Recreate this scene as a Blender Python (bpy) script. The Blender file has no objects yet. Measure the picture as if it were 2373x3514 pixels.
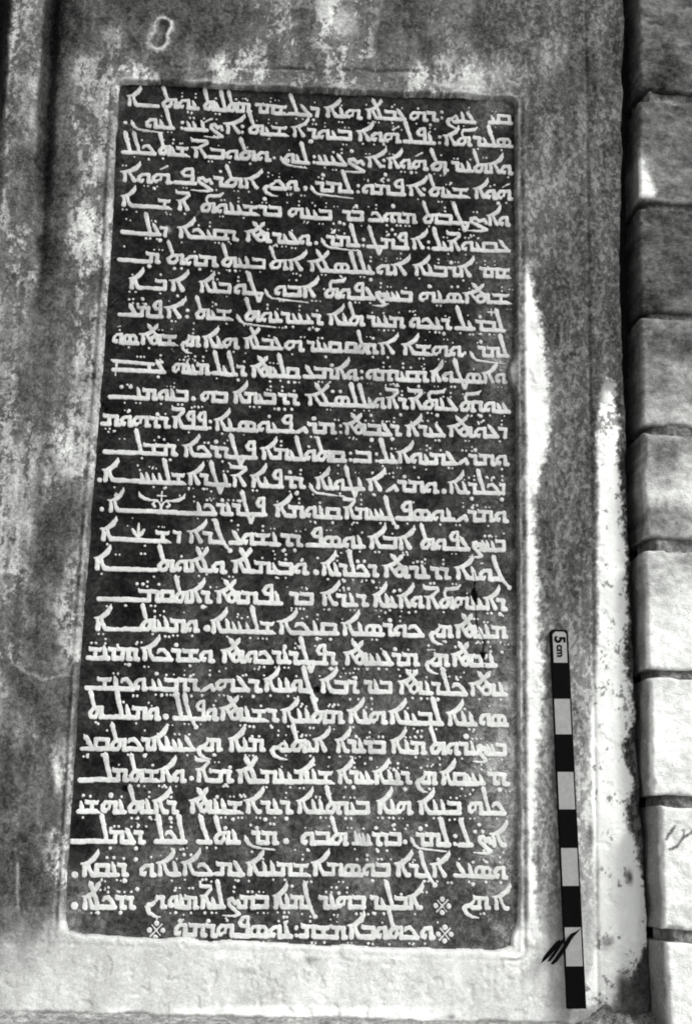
import bpy, bmesh, math, random
import numpy as np
from mathutils import Matrix, Vector

random.seed(7)
C = bpy.context.scene.collection
sc = bpy.context.scene

# ------------------------------------------------------------------ camera
PW, PH = 2373.0, 3514.0            # pixel frame of the photograph (only used to measure the wall)
FOC = 50 / 36 * PH
DIST = 1.95
PITCH, YAW, ROLL = math.radians(13.7), math.radians(4.4), 0.030
CAM = Vector((0.0, -DIST, 0.32))
_f = Vector((math.sin(YAW) * math.cos(PITCH), math.cos(YAW) * math.cos(PITCH), math.sin(PITCH)))
_r0 = _f.cross(Vector((0, 0, 1))).normalized()
_u0 = _r0.cross(_f)
_r = math.cos(ROLL) * _r0 + math.sin(ROLL) * _u0
_u = -math.sin(ROLL) * _r0 + math.cos(ROLL) * _u0
cd = bpy.data.cameras.new('camera')
cam = bpy.data.objects.new('camera', cd)
C.objects.link(cam)
cd.sensor_fit = 'VERTICAL'
cd.sensor_height = 36
cd.sensor_width = 24
cd.lens = 50
cd.clip_start = 0.05
cd.clip_end = 500
M3 = Matrix((_r, _u, -_f)).transposed()
cam.matrix_world = Matrix.Translation(CAM) @ M3.to_4x4()
sc.camera = cam

# ------------------------------------------------------------------ daylight (overcast, neutral)
SUN_EL, SUN_AZ = 38, 46            # degrees; azimuth counted from straight in front of the wall to the right
w = bpy.data.worlds.new('World')
sc.world = w
w.use_nodes = True
nt = w.node_tree
bg = nt.nodes['Background']
sky = nt.nodes.new('ShaderNodeTexSky')
sky.sky_type = 'NISHITA'
sky.sun_disc = False
sky.sun_elevation = math.radians(SUN_EL)
sky.sun_rotation = math.radians(180 - SUN_AZ)
grey = nt.nodes.new('ShaderNodeRGBToBW')
nt.links.new(sky.outputs[0], grey.inputs[0])
nt.links.new(grey.outputs[0], bg.inputs[0])
bg.inputs[1].default_value = 0.13
sd = bpy.data.lights.new('sun', 'SUN')
sd.energy = 1.5
sd.angle = math.radians(16)
sd.color = (1.0, 1.0, 0.985)
sun = bpy.data.objects.new('sun', sd)
C.objects.link(sun)
_to = Vector((math.sin(math.radians(SUN_AZ)) * math.cos(math.radians(SUN_EL)),
              -math.cos(math.radians(SUN_AZ)) * math.cos(math.radians(SUN_EL)), math.sin(math.radians(SUN_EL))))
sun.rotation_euler = _to.to_track_quat('Z', 'Y').to_euler()
sc.view_settings.view_transform = 'Standard'
sc.view_settings.look = 'None'
sc.view_settings.gamma = 1
sc.view_settings.use_curve_mapping = False
sc.view_settings.exposure = 1.08
sc.cycles.filter_width = 1.9

# ------------------------------------------------------------------ helpers
fv, rv, uv = np.array(_f), np.array(_r), np.array(_u)
cv = np.array(CAM)

def P(x, y, depth=0.0):
    """point of the wall plane (pushed 'depth' towards the viewer) seen at photo pixel x, y"""
    x = np.asarray(x, float); y = np.asarray(y, float)
    d = fv + ((x - PW / 2) / FOC)[..., None] * rv - ((y - PH / 2) / FOC)[..., None] * uv
    t = (-depth - cv[1]) / d[..., 1]
    p = cv + d * t[..., None]
    return p[..., 0], p[..., 2]

def PIX(u, v, depth=0.0):
    q = np.stack([u - cv[0], np.broadcast_to(-depth - cv[1], np.shape(u)), v - cv[2]], -1)
    zc = q @ fv
    return PW / 2 + FOC * (q @ rv) / zc, PH / 2 - FOC * (q @ uv) / zc

_lat = {}
def noise(u, v, s, seed=0):
    """smooth value noise, feature size s, about -1..1"""
    if seed not in _lat:
        _lat[seed] = np.random.RandomState(seed + 11).rand(128, 128) * 2 - 1
    L = _lat[seed]
    x = u / s + 51.3; y = v / s + 37.7
    xi = np.floor(x).astype(int); yi = np.floor(y).astype(int)
    fx = x - xi; fy = y - yi
    fx = fx * fx * (3 - 2 * fx); fy = fy * fy * (3 - 2 * fy)
    a = L[yi % 128, xi % 128]; b = L[yi % 128, (xi + 1) % 128]
    c = L[(yi + 1) % 128, xi % 128]; d = L[(yi + 1) % 128, (xi + 1) % 128]
    return (a * (1 - fx) + b * fx) * (1 - fy) + (c * (1 - fx) + d * fx) * fy

def fbm(u, v, s, seed=0, octv=4, gain=.55):
    r = 0; a = 1; t = 0
    for k in range(octv):
        r = r + a * noise(u, v, s / 2.03 ** k, seed + k); t += a; a *= gain
    return r / t * 1.6

def sstep(a, b, x):
    t = np.clip((x - a) / (b - a), 0, 1)
    return t * t * (3 - 2 * t)

def mesh_np(name, verts, quads, mat, parent=None, attrs=None, smooth=True):
    me = bpy.data.meshes.new(name)
    nv, nq = len(verts), len(quads)
    me.vertices.add(nv); me.loops.add(nq * 4); me.polygons.add(nq)
    me.vertices.foreach_set('co', np.asarray(verts, np.float32).ravel())
    me.loops.foreach_set('vertex_index', np.asarray(quads, np.int32).ravel())
    me.polygons.foreach_set('loop_start', np.arange(0, nq * 4, 4, dtype=np.int32))
    me.polygons.foreach_set('loop_total', np.full(nq, 4, np.int32))
    me.polygons.foreach_set('use_smooth', np.full(nq, smooth))
    for k, a in (attrs or {}).items():
        at = me.attributes.new(k, 'FLOAT', 'POINT')
        at.data.foreach_set('value', np.asarray(a, np.float32).ravel())
    me.update(calc_edges=True)
    me.validate()
    me.materials.append(mat)
    o = bpy.data.objects.new(name, me)
    C.objects.link(o)
    if parent: o.parent = parent
    return o

def empty(name, label, cat, loc=(0, 0, 0)):
    o = bpy.data.objects.new(name, None)
    C.objects.link(o)
    o.empty_display_size = .05
    o['label'] = label; o['category'] = cat
    return o

def grid_quads(nu, nv, keep=None):
    i = np.arange(nu * nv).reshape(nv, nu)
    q = np.stack([i[:-1, :-1], i[:-1, 1:], i[1:, 1:], i[1:, :-1]], -1)
    if keep is not None: q = q[keep]
    return q.reshape(-1, 4)

# ------------------------------------------------------------------ materials
def stone_mat(name, default_tone=None, grit=None, sc1=95, sc2=420, stretch=(1, 1, 1), bump=.25, rough=.85, tint=(1.0, 1.012, .985), spec=.08, gain=.86):
    """albedo = (tone + grit * speckle) ^ 2.2; tone and grit carry its patina and some painted shade, kept on its mesh"""
    m = bpy.data.materials.new(name)
    m.use_nodes = True
    t = m.node_tree; N = t.nodes; L = t.links
    b = N['Principled BSDF']
    tc = N.new('ShaderNodeTexCoord')
    mp = N.new('ShaderNodeMapping'); mp.inputs['Scale'].default_value = stretch
    L.new(tc.outputs['Object'], mp.inputs[0])
    def nz(s, det, rgh, dist=0.0):
        n = N.new('ShaderNodeTexNoise'); n.inputs['Scale'].default_value = s
        n.inputs['Detail'].default_value = det; n.inputs['Roughness'].default_value = rgh
        n.inputs['Distortion'].default_value = dist
        L.new(mp.outputs[0], n.inputs['Vector']); return n.outputs[0]
    def math_(op, a, c=None, clamp=False):
        n = N.new('ShaderNodeMath'); n.operation = op; n.use_clamp = clamp
        for i, x in enumerate((a, c)):
            if x is None: continue
            if isinstance(x, (int, float)): n.inputs[i].default_value = x
            else: L.new(x, n.inputs[i])
        return n.outputs[0]
    n1 = nz(sc1, 5, .66, .6)
    n2 = nz(sc2, 3, .7)
    n3 = nz(sc1 * .28, 4, .6, .4)
    a1 = math_('MULTIPLY', math_('SUBTRACT', n1, .5), 7.0)
    a2 = math_('MULTIPLY', math_('SUBTRACT', n2, .5), 5.0)
    a3 = math_('MULTIPLY', math_('SUBTRACT', n3, .5), 3.0)
    s = math_('ADD', math_('ADD', a1, a2), a3)
    s = math_('MINIMUM', math_('MAXIMUM', s, -1.3), 1.5)
    if default_tone is None:
        at = N.new('ShaderNodeAttribute'); at.attribute_name = 'tone'; T = at.outputs['Fac']
        ag = N.new('ShaderNodeAttribute'); ag.attribute_name = 'grit'; G = ag.outputs['Fac']
    else:
        T, G = default_tone, grit
    val = math_('ADD', math_('MULTIPLY', s, G), T)
    val = math_('MINIMUM', math_('MAXIMUM', val, .05), 1.0)
    val = math_('MULTIPLY', math_('POWER', val, 2.2), gain)
    cm = N.new('ShaderNodeMixRGB'); cm.blend_type = 'MULTIPLY'; cm.inputs[0].default_value = 1
    L.new(val, cm.inputs[1]); cm.inputs[2].default_value = (*tint, 1)
    L.new(cm.outputs[0], b.inputs['Base Color'])
    b.inputs['Roughness'].default_value = rough
    b.inputs['Specular IOR Level'].default_value = spec
    bp = N.new('ShaderNodeBump'); bp.inputs['Strength'].default_value = bump; bp.inputs['Distance'].default_value = .002
    L.new(math_('ADD', a1, a2), bp.inputs['Height'])
    L.new(bp.outputs[0], b.inputs['Normal'])
    return m

M_wall = stone_mat('weathered_plaster', sc1=190, sc2=520)
M_slab = stone_mat('dark_slab_stone', sc1=150, sc2=520, bump=.35, rough=.75, spec=.06)
M_letter = stone_mat('pale_letter_stone', sc1=220, sc2=700, bump=.15)
M_block = stone_mat('limestone_block', sc1=110, sc2=380, stretch=(1, 1, 1.4), bump=.4)
M_mortar = stone_mat('dark_joint', .44, .10)
M_ground = stone_mat('dusty_ground', .62, .13, sc1=60, sc2=260, bump=.5)
M_rubble = stone_mat('rubble', .52, .13, sc1=110, sc2=420, bump=.6)
M_black = stone_mat('black_paint', .06, .004, bump=.05, rough=.8, spec=.04)
M_white = stone_mat('grey_white_paint', .565, .02, sc1=130, sc2=600, bump=.1, rough=.7)

# ------------------------------------------------------------------ tone of the wall, sampled by eye (x, y in half-size photo pixels, value)
K = PW / 1569.0
TW = """
5 30 40;60 40 118;60 110 108;130 40 44;130 110 50;125 190 58;170 60 72;200 100 84;240 40 84;255 90 118;250 140 112
300 40 76;300 110 88;340 130 96;420 60 80;480 100 70;540 60 82;600 60 120;600 110 118;650 90 130;670 120 128;700 60 92;740 60 150;780 60 158;790 110 140;830 50 108;870 90 84;940 60 82;960 110 84;1000 60 110;1010 110 118;1030 140 112;1060 60 92;1100 100 84;1150 60 80;1180 130 84;1240 60 96;1250 130 112;1300 60 74;1345 60 98;1390 60 74
1400 120 64;1300 160 72;180 165 120;210 175 118;250 180 125;290 185 165;330 180 138;380 140 84;400 165 92;450 165 96;490 160 142;560 165 136;620 165 138;680 150 100;700 170 120;800 150 124;830 180 128;900 160 98;950 185 140;1000 180 150;1060 185 156;1130 180 142;1180 190 118
15 200 48;60 200 112;40 260 98;80 300 78;100 250 64;150 240 84;170 270 120;210 240 112;225 300 110
10 360 105;30 420 110;70 380 74;110 350 66;110 430 80;150 350 82;150 420 88;190 350 118;210 420 138;220 350 130;235 420 112
20 520 128;60 560 138;90 500 96;100 560 70;140 520 96;170 540 154;200 500 158;220 560 152;215 470 138
30 620 136;80 620 124;110 610 66;150 630 108;190 610 148;215 640 140;30 690 118;100 690 84;150 700 116;200 690 140;210 660 120
30 760 114;70 800 104;110 780 100;150 770 118;190 760 132;200 820 140;30 850 120;60 880 108;100 860 98;150 870 112;190 860 124
20 940 128;60 960 116;100 950 102;140 940 116;170 950 138;190 930 130;190 1000 140;30 1030 120;60 1050 122;110 1040 108;150 1020 146;175 1060 138
20 1120 112;50 1100 120;90 1120 102;130 1110 116;170 1120 100;20 1200 112;60 1190 120;100 1190 80;150 1190 84;180 1170 92
20 1290 110;50 1300 116;90 1290 72;130 1290 84;165 1290 120;180 1260 104;20 1400 112;60 1400 96;90 1380 74;130 1390 110;165 1380 128;30 1480 120;80 1470 78;120 1480 88;165 1470 128
20 1550 104;70 1560 84;120 1560 84;155 1560 92;20 1640 96;60 1650 100;110 1640 78;150 1640 86;20 1730 78;70 1740 82;110 1740 86;130 1740 140;15 1800 70;60 1800 84;110 1800 92;140 1820 116
20 1880 96;60 1900 74;100 1880 88;130 1890 138;20 1960 84;60 1980 76;90 1960 84;120 1960 140;20 2030 80;60 2040 84;85 2040 92;110 2040 144;20 2080 100;80 2090 104;60 2120 140;120 2110 170
20 2160 168;80 2160 176;150 2160 188;20 2220 190;100 2220 202;200 2210 200;300 2170 196;300 2220 208;450 2180 206;450 2230 205;600 2190 212;600 2240 202;750 2170 218;800 2230 205;900 2170 216;950 2230 205;1050 2180 214;1100 2230 208;1180 2160 218;1200 2230 214;1250 2200 216
100 2280 208;300 2285 214;500 2285 214;700 2285 226;900 2280 216;1100 2280 212;1250 2270 214
1210 230 92;1210 330 86;1235 330 114;1240 430 112;1240 530 106;1275 330 82;1310 330 80;1345 300 102;1345 430 98;1380 430 84;1400 330 66;1210 430 104;1215 520 98;1280 530 78;1320 530 78;1350 530 88;1390 530 70
1210 600 96;1250 630 78;1300 630 76;1350 630 84;1390 630 74;1260 730 82;1310 730 84;1350 730 86;1390 730 68;1265 830 92;1310 830 82;1350 820 84;1390 830 66;1270 930 90;1310 930 82;1330 900 80;1400 930 66
1260 1030 98;1310 1030 82;1330 1000 96;1400 1030 62;1250 1130 90;1300 1130 86;1330 1130 88;1410 1150 60;1240 1230 86;1290 1230 90;1330 1230 92;1240 1330 92;1290 1330 90;1330 1330 94;1420 1330 66;1250 1420 100;1300 1420 98;1330 1420 100;1425 1420 70
1240 1520 116;1300 1520 118;1330 1520 150;1240 1620 132;1310 1620 112;1330 1620 160;1240 1720 128;1310 1720 140;1330 1720 180;1240 1820 134;1315 1820 160;1335 1820 200;1235 1920 130;1320 1920 174;1345 1950 205;1235 2020 128;1325 2020 170;1350 2020 210;1240 2090 156;1330 2100 180;1240 2150 206;1335 2180 200;1340 2250 210
1440 1500 92;1450 1620 80;1450 1720 96;1445 1800 84;1450 1950 86;1460 2050 90;1465 2150 92;1470 2250 90;1440 2290 120;1300 2310 170
"""
pts = np.array([[float(q) for q in s.split()] for s in TW.replace('\n', ';').split(';') if s.strip()])
def idw(pts, X, Y, soft=14.0):
    num = 0; den = 0
    for x, y, t in pts:
        wgt = 1.0 / (((X - x) ** 2 + ((Y - y) * .8) ** 2) + soft ** 2) ** 2
        num = num + wgt * t; den = den + wgt
    return num / den
gx = np.arange(-40, 1640, 8.0); gy = np.arange(-80, 2440, 10.0)
GX, GY = np.meshgrid(gx, gy)
GT = idw(pts, GX, GY)
def bil(A, X, Y):
    x = np.clip((X - gx[0]) / 8.0, 0, len(gx) - 1.001); y = np.clip((Y - gy[0]) / 10.0, 0, len(gy) - 1.001)
    xi = x.astype(int); yi = y.astype(int); fx = x - xi; fy = y - yi
    return (A[yi, xi] * (1 - fx) + A[yi, xi + 1] * fx) * (1 - fy) + (A[yi + 1, xi] * (1 - fx) + A[yi + 1, xi + 1] * fx) * fy

# edges of the opening round the slab, in photo pixels
yl = np.array([-200, 0, 300, 535, 900, 2186, 2879, 3150, 3700]); XL = np.array([410, 397, 380, 367, 351, 255, 212, 196, 165.])
yr = np.array([-200, 428, 3048, 3700]); XR = np.array([1776, 1784, 1795, 1798.])
xt = np.array([0, 385, 693, 903, 1195, 1640, 1790, 2400]); YT = np.array([276, 284, 294, 310, 320, 338, 350, 372.])
xb = np.array([0, 200, 560, 1000, 1400, 1730, 2400]); YB = np.array([3200, 3212, 3226, 3244, 3258, 3270, 3290.])
def open_sd(X, Y):
    """signed distance (pixels) to the opening, negative inside, rounded corners"""
    l = np.interp(Y, yl, XL) + 24; r = np.interp(Y, yr, XR) - 16
    t = np.interp(X, xt, YT); b = np.interp(X, xb, YB)
    R = 22.0
    dx = np.maximum(l - X, X - r) + R; dy = np.maximum(t - Y, Y - b) + R
    return np.hypot(np.maximum(dx, 0), np.maximum(dy, 0)) + np.minimum(np.maximum(dx, dy), 0) - R
def fillet_sd(X, Y):
    l = np.interp(Y, yl, XL); r = np.interp(Y, yr, XR)
    t = np.interp(X, xt, YT) - 60; b = np.interp(X, xb, YB) + 24
    R = 32.0
    dx = np.maximum(l - X, X - r) + R; dy = np.maximum(t - Y, Y - b) + R
    return np.hypot(np.maximum(dx, 0), np.maximum(dy, 0)) + np.minimum(np.maximum(dx, dy), 0) - R

# ------------------------------------------------------------------ plaster wall (one thing: its face, modelled in relief)
wall = empty('plaster_wall', 'weathered grey plaster wall with peeling whitewash framing the dark inscribed slab', 'wall')
STEP = .0014
u0, v1 = P(-160., -160.); _, vv = P(0., 3620.)
uL = float(min(P(-200., 3600.)[0], P(-200., -100.)[0])); uR = float(P(2262., 1757.)[0]) + .05
vT = float(v1) + .05; vB = float(P(1200., 3490.)[1]) - .03
Z0 = float(P(1200., 3497.)[1])     # level of the ledge
nu = int((uR - uL) / STEP); nv = int((vT - vB) / STEP)
U, V = np.meshgrid(np.linspace(uL, uR, nu), np.linspace(vB, vT, nv))
X, Y = PIX(U, V)
wx = X + 9 * fbm(U, V, .05, 3, 4); wy = Y + 9 * fbm(U, V, .05, 9, 4)
H = np.full(U.shape, .009)
# opening
so = open_sd(X, Y) + 30 * np.exp(-(((X - 1752) / 26) ** 2 + ((Y - 1285) / 48) ** 2)) + 14 * np.exp(-((X - 238) ** 2 + (Y - 3196) ** 2) / 36 ** 2) + 26 * np.exp(-((X - 1770) ** 2 + (Y - 3240) ** 2) / 46 ** 2) + 8 * fbm(U, V, .035, 21, 4) * (0.35 + sstep(1200, 400, Y) * .3 + sstep(2700, 3100, Y) * .5)
H -= .018 * sstep(5, -16, so)
# fillet: two thin ridges with a groove between
sf = fillet_sd(X, Y)
ff = sstep(250, 420, Y) + .0
ff = np.where(Y < 420, ff, 1.0) * (1 - .88 * sstep(3130, 3200, Y) * sstep(1780, 1700, X))
ff = ff * (.62 + .38 * noise(U, V, .025, 97))
H += ff * (.0018 * np.exp(-((sf + 12) / 6) ** 2) + .0012 * np.exp(-((sf - 13) / 8) ** 2) - .0034 * np.exp(-((sf - 1) / 5.5) ** 2))
inner = sstep(-10, -30, sf) * ff
H -= .002 * inner
# left half-round and groove
xg = np.interp(Y, yl, XL) - 212
fade = sstep(1150, 300, Y) * .85 + .15
H -= fade * .020 * np.exp(-((X - xg + 0) / 20) ** 2)
H += fade * .013 * np.sqrt(np.clip(1 - ((X - xg + 88) / 72) ** 2, 0, 1))
H -= .03 * sstep(-150, -190, X - xg)
# flat of the left band dips a little, vertical weathering steps
H += .0015 * fbm(U, V * .35, .03, 30, 3)
# top band groove
yg = 238 + .02 * (X - 560) + 5 * noise(U, V, .02, 44)
H -= .0035 * np.exp(-((Y - yg) / 6) ** 2) * sstep(540, 640, X) * sstep(1640, 1500, X) * sstep(-.7, .1, noise(U, V * 0, .07, 45))
H += .002 * sstep(0, 16, Y - yg) * sstep(540, 640, X) * sstep(1700, 1500, X)
# right half-round, then the drop into the joint beside the stone pier
xa = np.interp(Y, [-200, 0, 1350, 2935, 3700], [1998, 2004, 2020, 2040, 2052])
xq = np.interp(Y, [-200, 76, 900, 1800, 2600, 3387, 3700], [2128, 2134, 2120, 2148, 2182, 2222, 2232]) + 5 * fbm(U, V, .03, 52, 4)
tt = np.clip((X - xa) / (xq - xa), 0, 1)
H += .004 * np.sin(np.pi * tt) ** .7 * (X > xa) * (X < xq)
H -= .0020 * np.exp(-((X - xa + 4) / 7) ** 2)
H -= .055 * sstep(-6, 30, X - xq)
# old nail hole with a raised rim
_t = np.clip(((X - 562) * -19 + (Y - 100) * 54) / (19 ** 2 + 54 ** 2), 0, 1)
hd = np.hypot(X - 562 + 19 * _t, Y - 100 - 54 * _t) * (1 + .16 * noise(U, V, .010, 61) + .08 * noise(U, V, .004, 62)) + 5 * np.exp(-((_t - .45) / .16) ** 2)
H += .004 * np.exp(-((hd - 27) / 9) ** 2) * (.5 + .5 * noise(U, V, .012, 63)) - .009 * sstep(20, 13, hd)
# general unevenness, chips
H += .0016 * fbm(U, V, .11, 70, 4) + .0006 * fbm(U, V, .018, 75, 4)
H -= .0012 * sstep(.35, .7, fbm(U, V, .02, 80, 4))
# crack running down the left band at y ~ 2300
cx = np.array([40, 70, 115, 150, 215, 240]); cy = np.array([2266, 2300, 2318, 2336, 2320, 2318.])
dl_ = np.exp(-((X - 62 - .03 * (Y - 2960) - 3 * noise(U, V, .02, 86)) / 5) ** 2) * sstep(2930, 2975, Y) * sstep(3150, 3110, Y)
cl = np.abs(Y - np.interp(X, cx, cy) - 5 * noise(U, V, .01, 85)) ; ck = np.exp(-(cl / 5) ** 2) * (X > 40) * (X < 242)

T = bil(GT, X / K, Y / K)
mid = sstep(185, 140, T) * sstep(40, 66, T)
T = T + mid * (5 * sstep(1760, 1820, X) + (-15 + 15 * sstep(1000, 2200, Y)) * sstep(1760, 1700, X) * sstep(380, 700, Y) - 4 * sstep(600, 300, Y))
up = sstep(1760, 1700, X) * sstep(3150, 3000, Y)
T = T + up * .3 * (T - 98) * sstep(40, 80, T)
# the left pilaster strip and the dark groove beside it
gx_ = X - xg + 6 * fbm(U, V, .03, 87, 4)
gf = sstep(760, 380, Y)
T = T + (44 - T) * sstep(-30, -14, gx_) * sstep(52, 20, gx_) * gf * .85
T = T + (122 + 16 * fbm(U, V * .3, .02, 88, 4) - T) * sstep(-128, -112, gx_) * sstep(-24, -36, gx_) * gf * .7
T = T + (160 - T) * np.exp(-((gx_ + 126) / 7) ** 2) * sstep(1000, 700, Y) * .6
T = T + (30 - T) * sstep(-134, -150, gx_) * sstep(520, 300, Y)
# run-off streaks
T = T + 17 * np.clip(fbm(U, V * .08, .014, 89, 4, .6), -1, 1) * up * sstep(60, 90, T)
patchy = .35 + .65 * sstep(92, 128, T)
# peeling: pale flakes over dark stone; the tone sets how much of the skin is left
def flakes(n, T, dk, lt):
    dark = T * dk; light = np.minimum(T * lt + 12, 228)
    cov = np.clip((T - dark) / np.maximum(light - dark, 1), .03, .97)
    qs = np.quantile(n.ravel()[::37], np.linspace(0, 1, 201))
    thr = np.interp(1 - cov, np.linspace(0, 1, 201), qs)
    wd = .22 * (qs[160] - qs[40])
    return dark + (light - dark) * sstep(-wd, wd, n - thr)
nl = fbm(U, V * .7, .008, 801, 4, .85) + .55 * fbm(U, V * .5, .04, 811, 3) + .4 * fbm(U, V * .22, .016, 841, 3)
nr = fbm(U, V * .6, .0048, 821, 2, .9) + .35 * fbm(U, V * .2, .02, 831, 3)
leftw = sstep(1760, 1500, X) * sstep(3180, 3020, Y); rightw = (1 - sstep(1760, 1500, X)) * sstep(3200, 3000, Y)
T = T + .78 * patchy * leftw * (flakes(nl, T, .66, 1.32) - T) + .5 * rightw * (flakes(nr, T, .74, 1.28) - T)
# whitewash left in patches
def poly_mask(rows, soft=14, amp=16, seed=90):
    yy = [r[0] for r in rows]
    a = np.interp(Y, yy, [r[1] for r in rows]); b = np.interp(Y, yy, [r[2] for r in rows])
    n = amp * (.8 * fbm(U, V, .022, seed, 5, .75) + .7 * fbm(U, V, .006, seed + 7, 3, .8))
    d = np.minimum(X - a + n * .35, b - X + n)
    e = np.minimum(Y - yy[0], yy[-1] - Y) * .6 + n
    return sstep(-soft, soft, np.minimum(d, e))
W1 = poly_mask([(r[0] * K, r[1] * K, r[2] * K) for r in [(620, 1186, 1196), (660, 1184, 1206), (740, 1184, 1222), (850, 1186, 1238), (950, 1188, 1244), (1020, 1189, 1236), (1090, 1189, 1218), (1140, 1190, 1206), (1180, 1190, 1206), (1250, 1190, 1214), (1400, 1190, 1216), (1530, 1192, 1230), (1620, 1192, 1226), (1700, 1192, 1218), (1800, 1192, 1210), (1900, 1192, 1206), (2000, 1192, 1210), (2080, 1192, 1216), (2140, 1190, 1236)]], 15, 17)
W2 = 1.0 * poly_mask([(1331, 2060, 2097), (1400, 2045, 2106), (1512, 2036, 2108), (1664, 2042, 2120), (1815, 2042, 2130), (2011, 2042, 2141), (2148, 2044, 2150), (2257, 2042, 2133), (2330, 2034, 2146), (2454, 2022, 2166), (2530, 2022, 2150), (2562, 2020, 2124), (2620, 2020, 2140), (2680, 2022, 2170), (2793, 2026, 2134), (2878, 2034, 2164), (3048, 2044, 2212), (3189, 2044, 2223), (3274, 2030, 2186), (3330, 2020, 2172), (3387, 2000, 2120), (3440, 1980, 2080)], 10, 16, 120)
T = T + (238 + 14 * noise(U, V, .03, 125) - T) * W1; T = T - 26 * sstep(1, 0, W2) * sstep(2060, 2130, X) * sstep(2240, 2200, X) * sstep(1500, 2300, Y)
T = T + (254 - T) * W2
W3 = sstep(.5, .62, fbm(U, V, .028, 130, 5, .65) + .16 * sstep(2100, 3000, Y)) * sstep(3, 1, np.abs(X - 2100) / 60) * 0
spots = sstep(.40, .62, fbm(U, V * .8, .009, 140, 4, .7) + .25 * fbm(U, V, .05, 147, 2) + .9 * sstep(1560, 1340, Y) - .16 + .22 * sstep(2085, 2125, X) * sstep(2700, 2300, Y)) * W2
T = T - 105 * spots
# small bright remnants
for bx, by, sx, sy, t in [(130, 1765, 9, 34, 225), (150, 1700, 14, 20, 130), (372, 88, 0, 0, 0), (1365, 905, 10, 16, 230), (1345, 1960, 6, 40, 235), (300, 190, 26, 8, 178), (450, 192, 40, 4, 165), (1020, 195, 60, 6, 178), (860, 2170, 60, 8, 232), (520, 2165, 60, 10, 226), (690, 2170, 50, 10, 224), (140, 2095, 10, 14, 215), (1170, 2125, 14, 14, 250), (780, 60, 30, 30, 170), (180, 1375, 8, 40, 140)]:
    if not t: continue
    g = np.exp(-(((wx / K - bx) / sx) ** 2 + ((wy / K - by) / sy) ** 2) ** 1.3)
    T = T + (t - T) * g
for bx, by, sx, sy, t in [(1335, 1895, 8, 24, 105), (1372, 2135, 16, 14, 150), (1405, 2235, 16, 34, 88), (1418, 1990, 8, 16, 96), (700, 2180, 18, 9, 165), (500, 2292, 12, 8, 120), (1020, 2304, 8, 6, 110), (100, 2020, 20, 40, 70), (560, 2200, 30, 8, 178), (1300, 190, 60, 40, 76), (1160, 500, 5, 14, 90)]:
    g = np.exp(-(((wx / K - bx) / sx) ** 2 + ((wy / K - by) / sy) ** 2) ** 1.3)
    T = T + (t - T) * g
# lime on the hole's rim, darker tone in grooves and joints
T = T + (205 - T) * np.exp(-((hd - 28) / 8) ** 2) * (.8 + .2 * noise(U, V, .012, 63))
T = T + (112 - T) * sstep(20, 14, hd)
T = T + (150 - T) * ck * .8; T = T + (172 - T) * dl_ * .7

# lime caught on the ridges of the fillet, brighter lower down
lowf = sstep(300, 3000, Y)
rg = np.exp(-((sf + 13) / 6) ** 2) * ff
T = T + (118 + 100 * lowf * (X > 1000) + 70 * lowf * (X <= 1000) + 34 * sstep(1500, 1780, X) - T) * rg * .6
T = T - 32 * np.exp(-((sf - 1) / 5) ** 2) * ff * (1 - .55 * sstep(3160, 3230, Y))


# mortar lip around the opening
lip = np.exp(-((so - 6) / 9) ** 2) * (.45 + .55 * sstep(-.3, .5, fbm(U, V, .02, 151, 4)))

pat = np.exp(-((((X - 1752) / 26) ** 2 + ((Y - 1285) / 48) ** 2)) ** 2); T = T + (150 - T) * pat * .8
T = T + (176 - T) * lip * .55 * sstep(.0, .5, .25 + fbm(U, V, .03, 150, 4)) * (Y < 420)
T = T + (222 - T) * lip * .6 * sstep(3100, 3220, Y)
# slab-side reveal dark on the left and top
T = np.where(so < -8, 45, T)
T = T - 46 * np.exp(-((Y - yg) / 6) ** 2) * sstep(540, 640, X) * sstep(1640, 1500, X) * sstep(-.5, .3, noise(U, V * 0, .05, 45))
T = T + (42 - T) * sstep(-2, 16, X - xq)  # joint darkened: dirt together with shade painted into the tone
# ragged dark border at the joint lower down
# gritty amplitude: high on half-peeled plaster, low on clean whitewash and on the smooth sill
grit = .07 + .03 * sstep(1700, 700, X) * sstep(3150, 2950, Y) * sstep(90, 120, T)
grit = grit * (1 - .75 * np.maximum(W1, W2)) 
grit = np.where(Y > 3120, grit + (.05 - grit) * sstep(3120, 3260, Y), grit)
grit = grit * (1 - .8 * sstep(-2, 16, X - xq))
blot = fbm(U, V, .03, 160, 5, .6)
T = T + 14 * np.clip(blot, -1, 1) * sstep(3180, 3050, Y) * (1 - np.maximum(W1, W2)) * np.where(X > 1780, .28, 1.0)
streak = fbm(U, V * .16, .012, 170, 4)
T = T + 16 * streak * ((X > 1780) & (X < 2120)) * (1 - np.maximum(W1, W2))
T = T + 10 * fbm(U, V, .06, 180, 4) * sstep(3180, 3300, Y)
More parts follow.
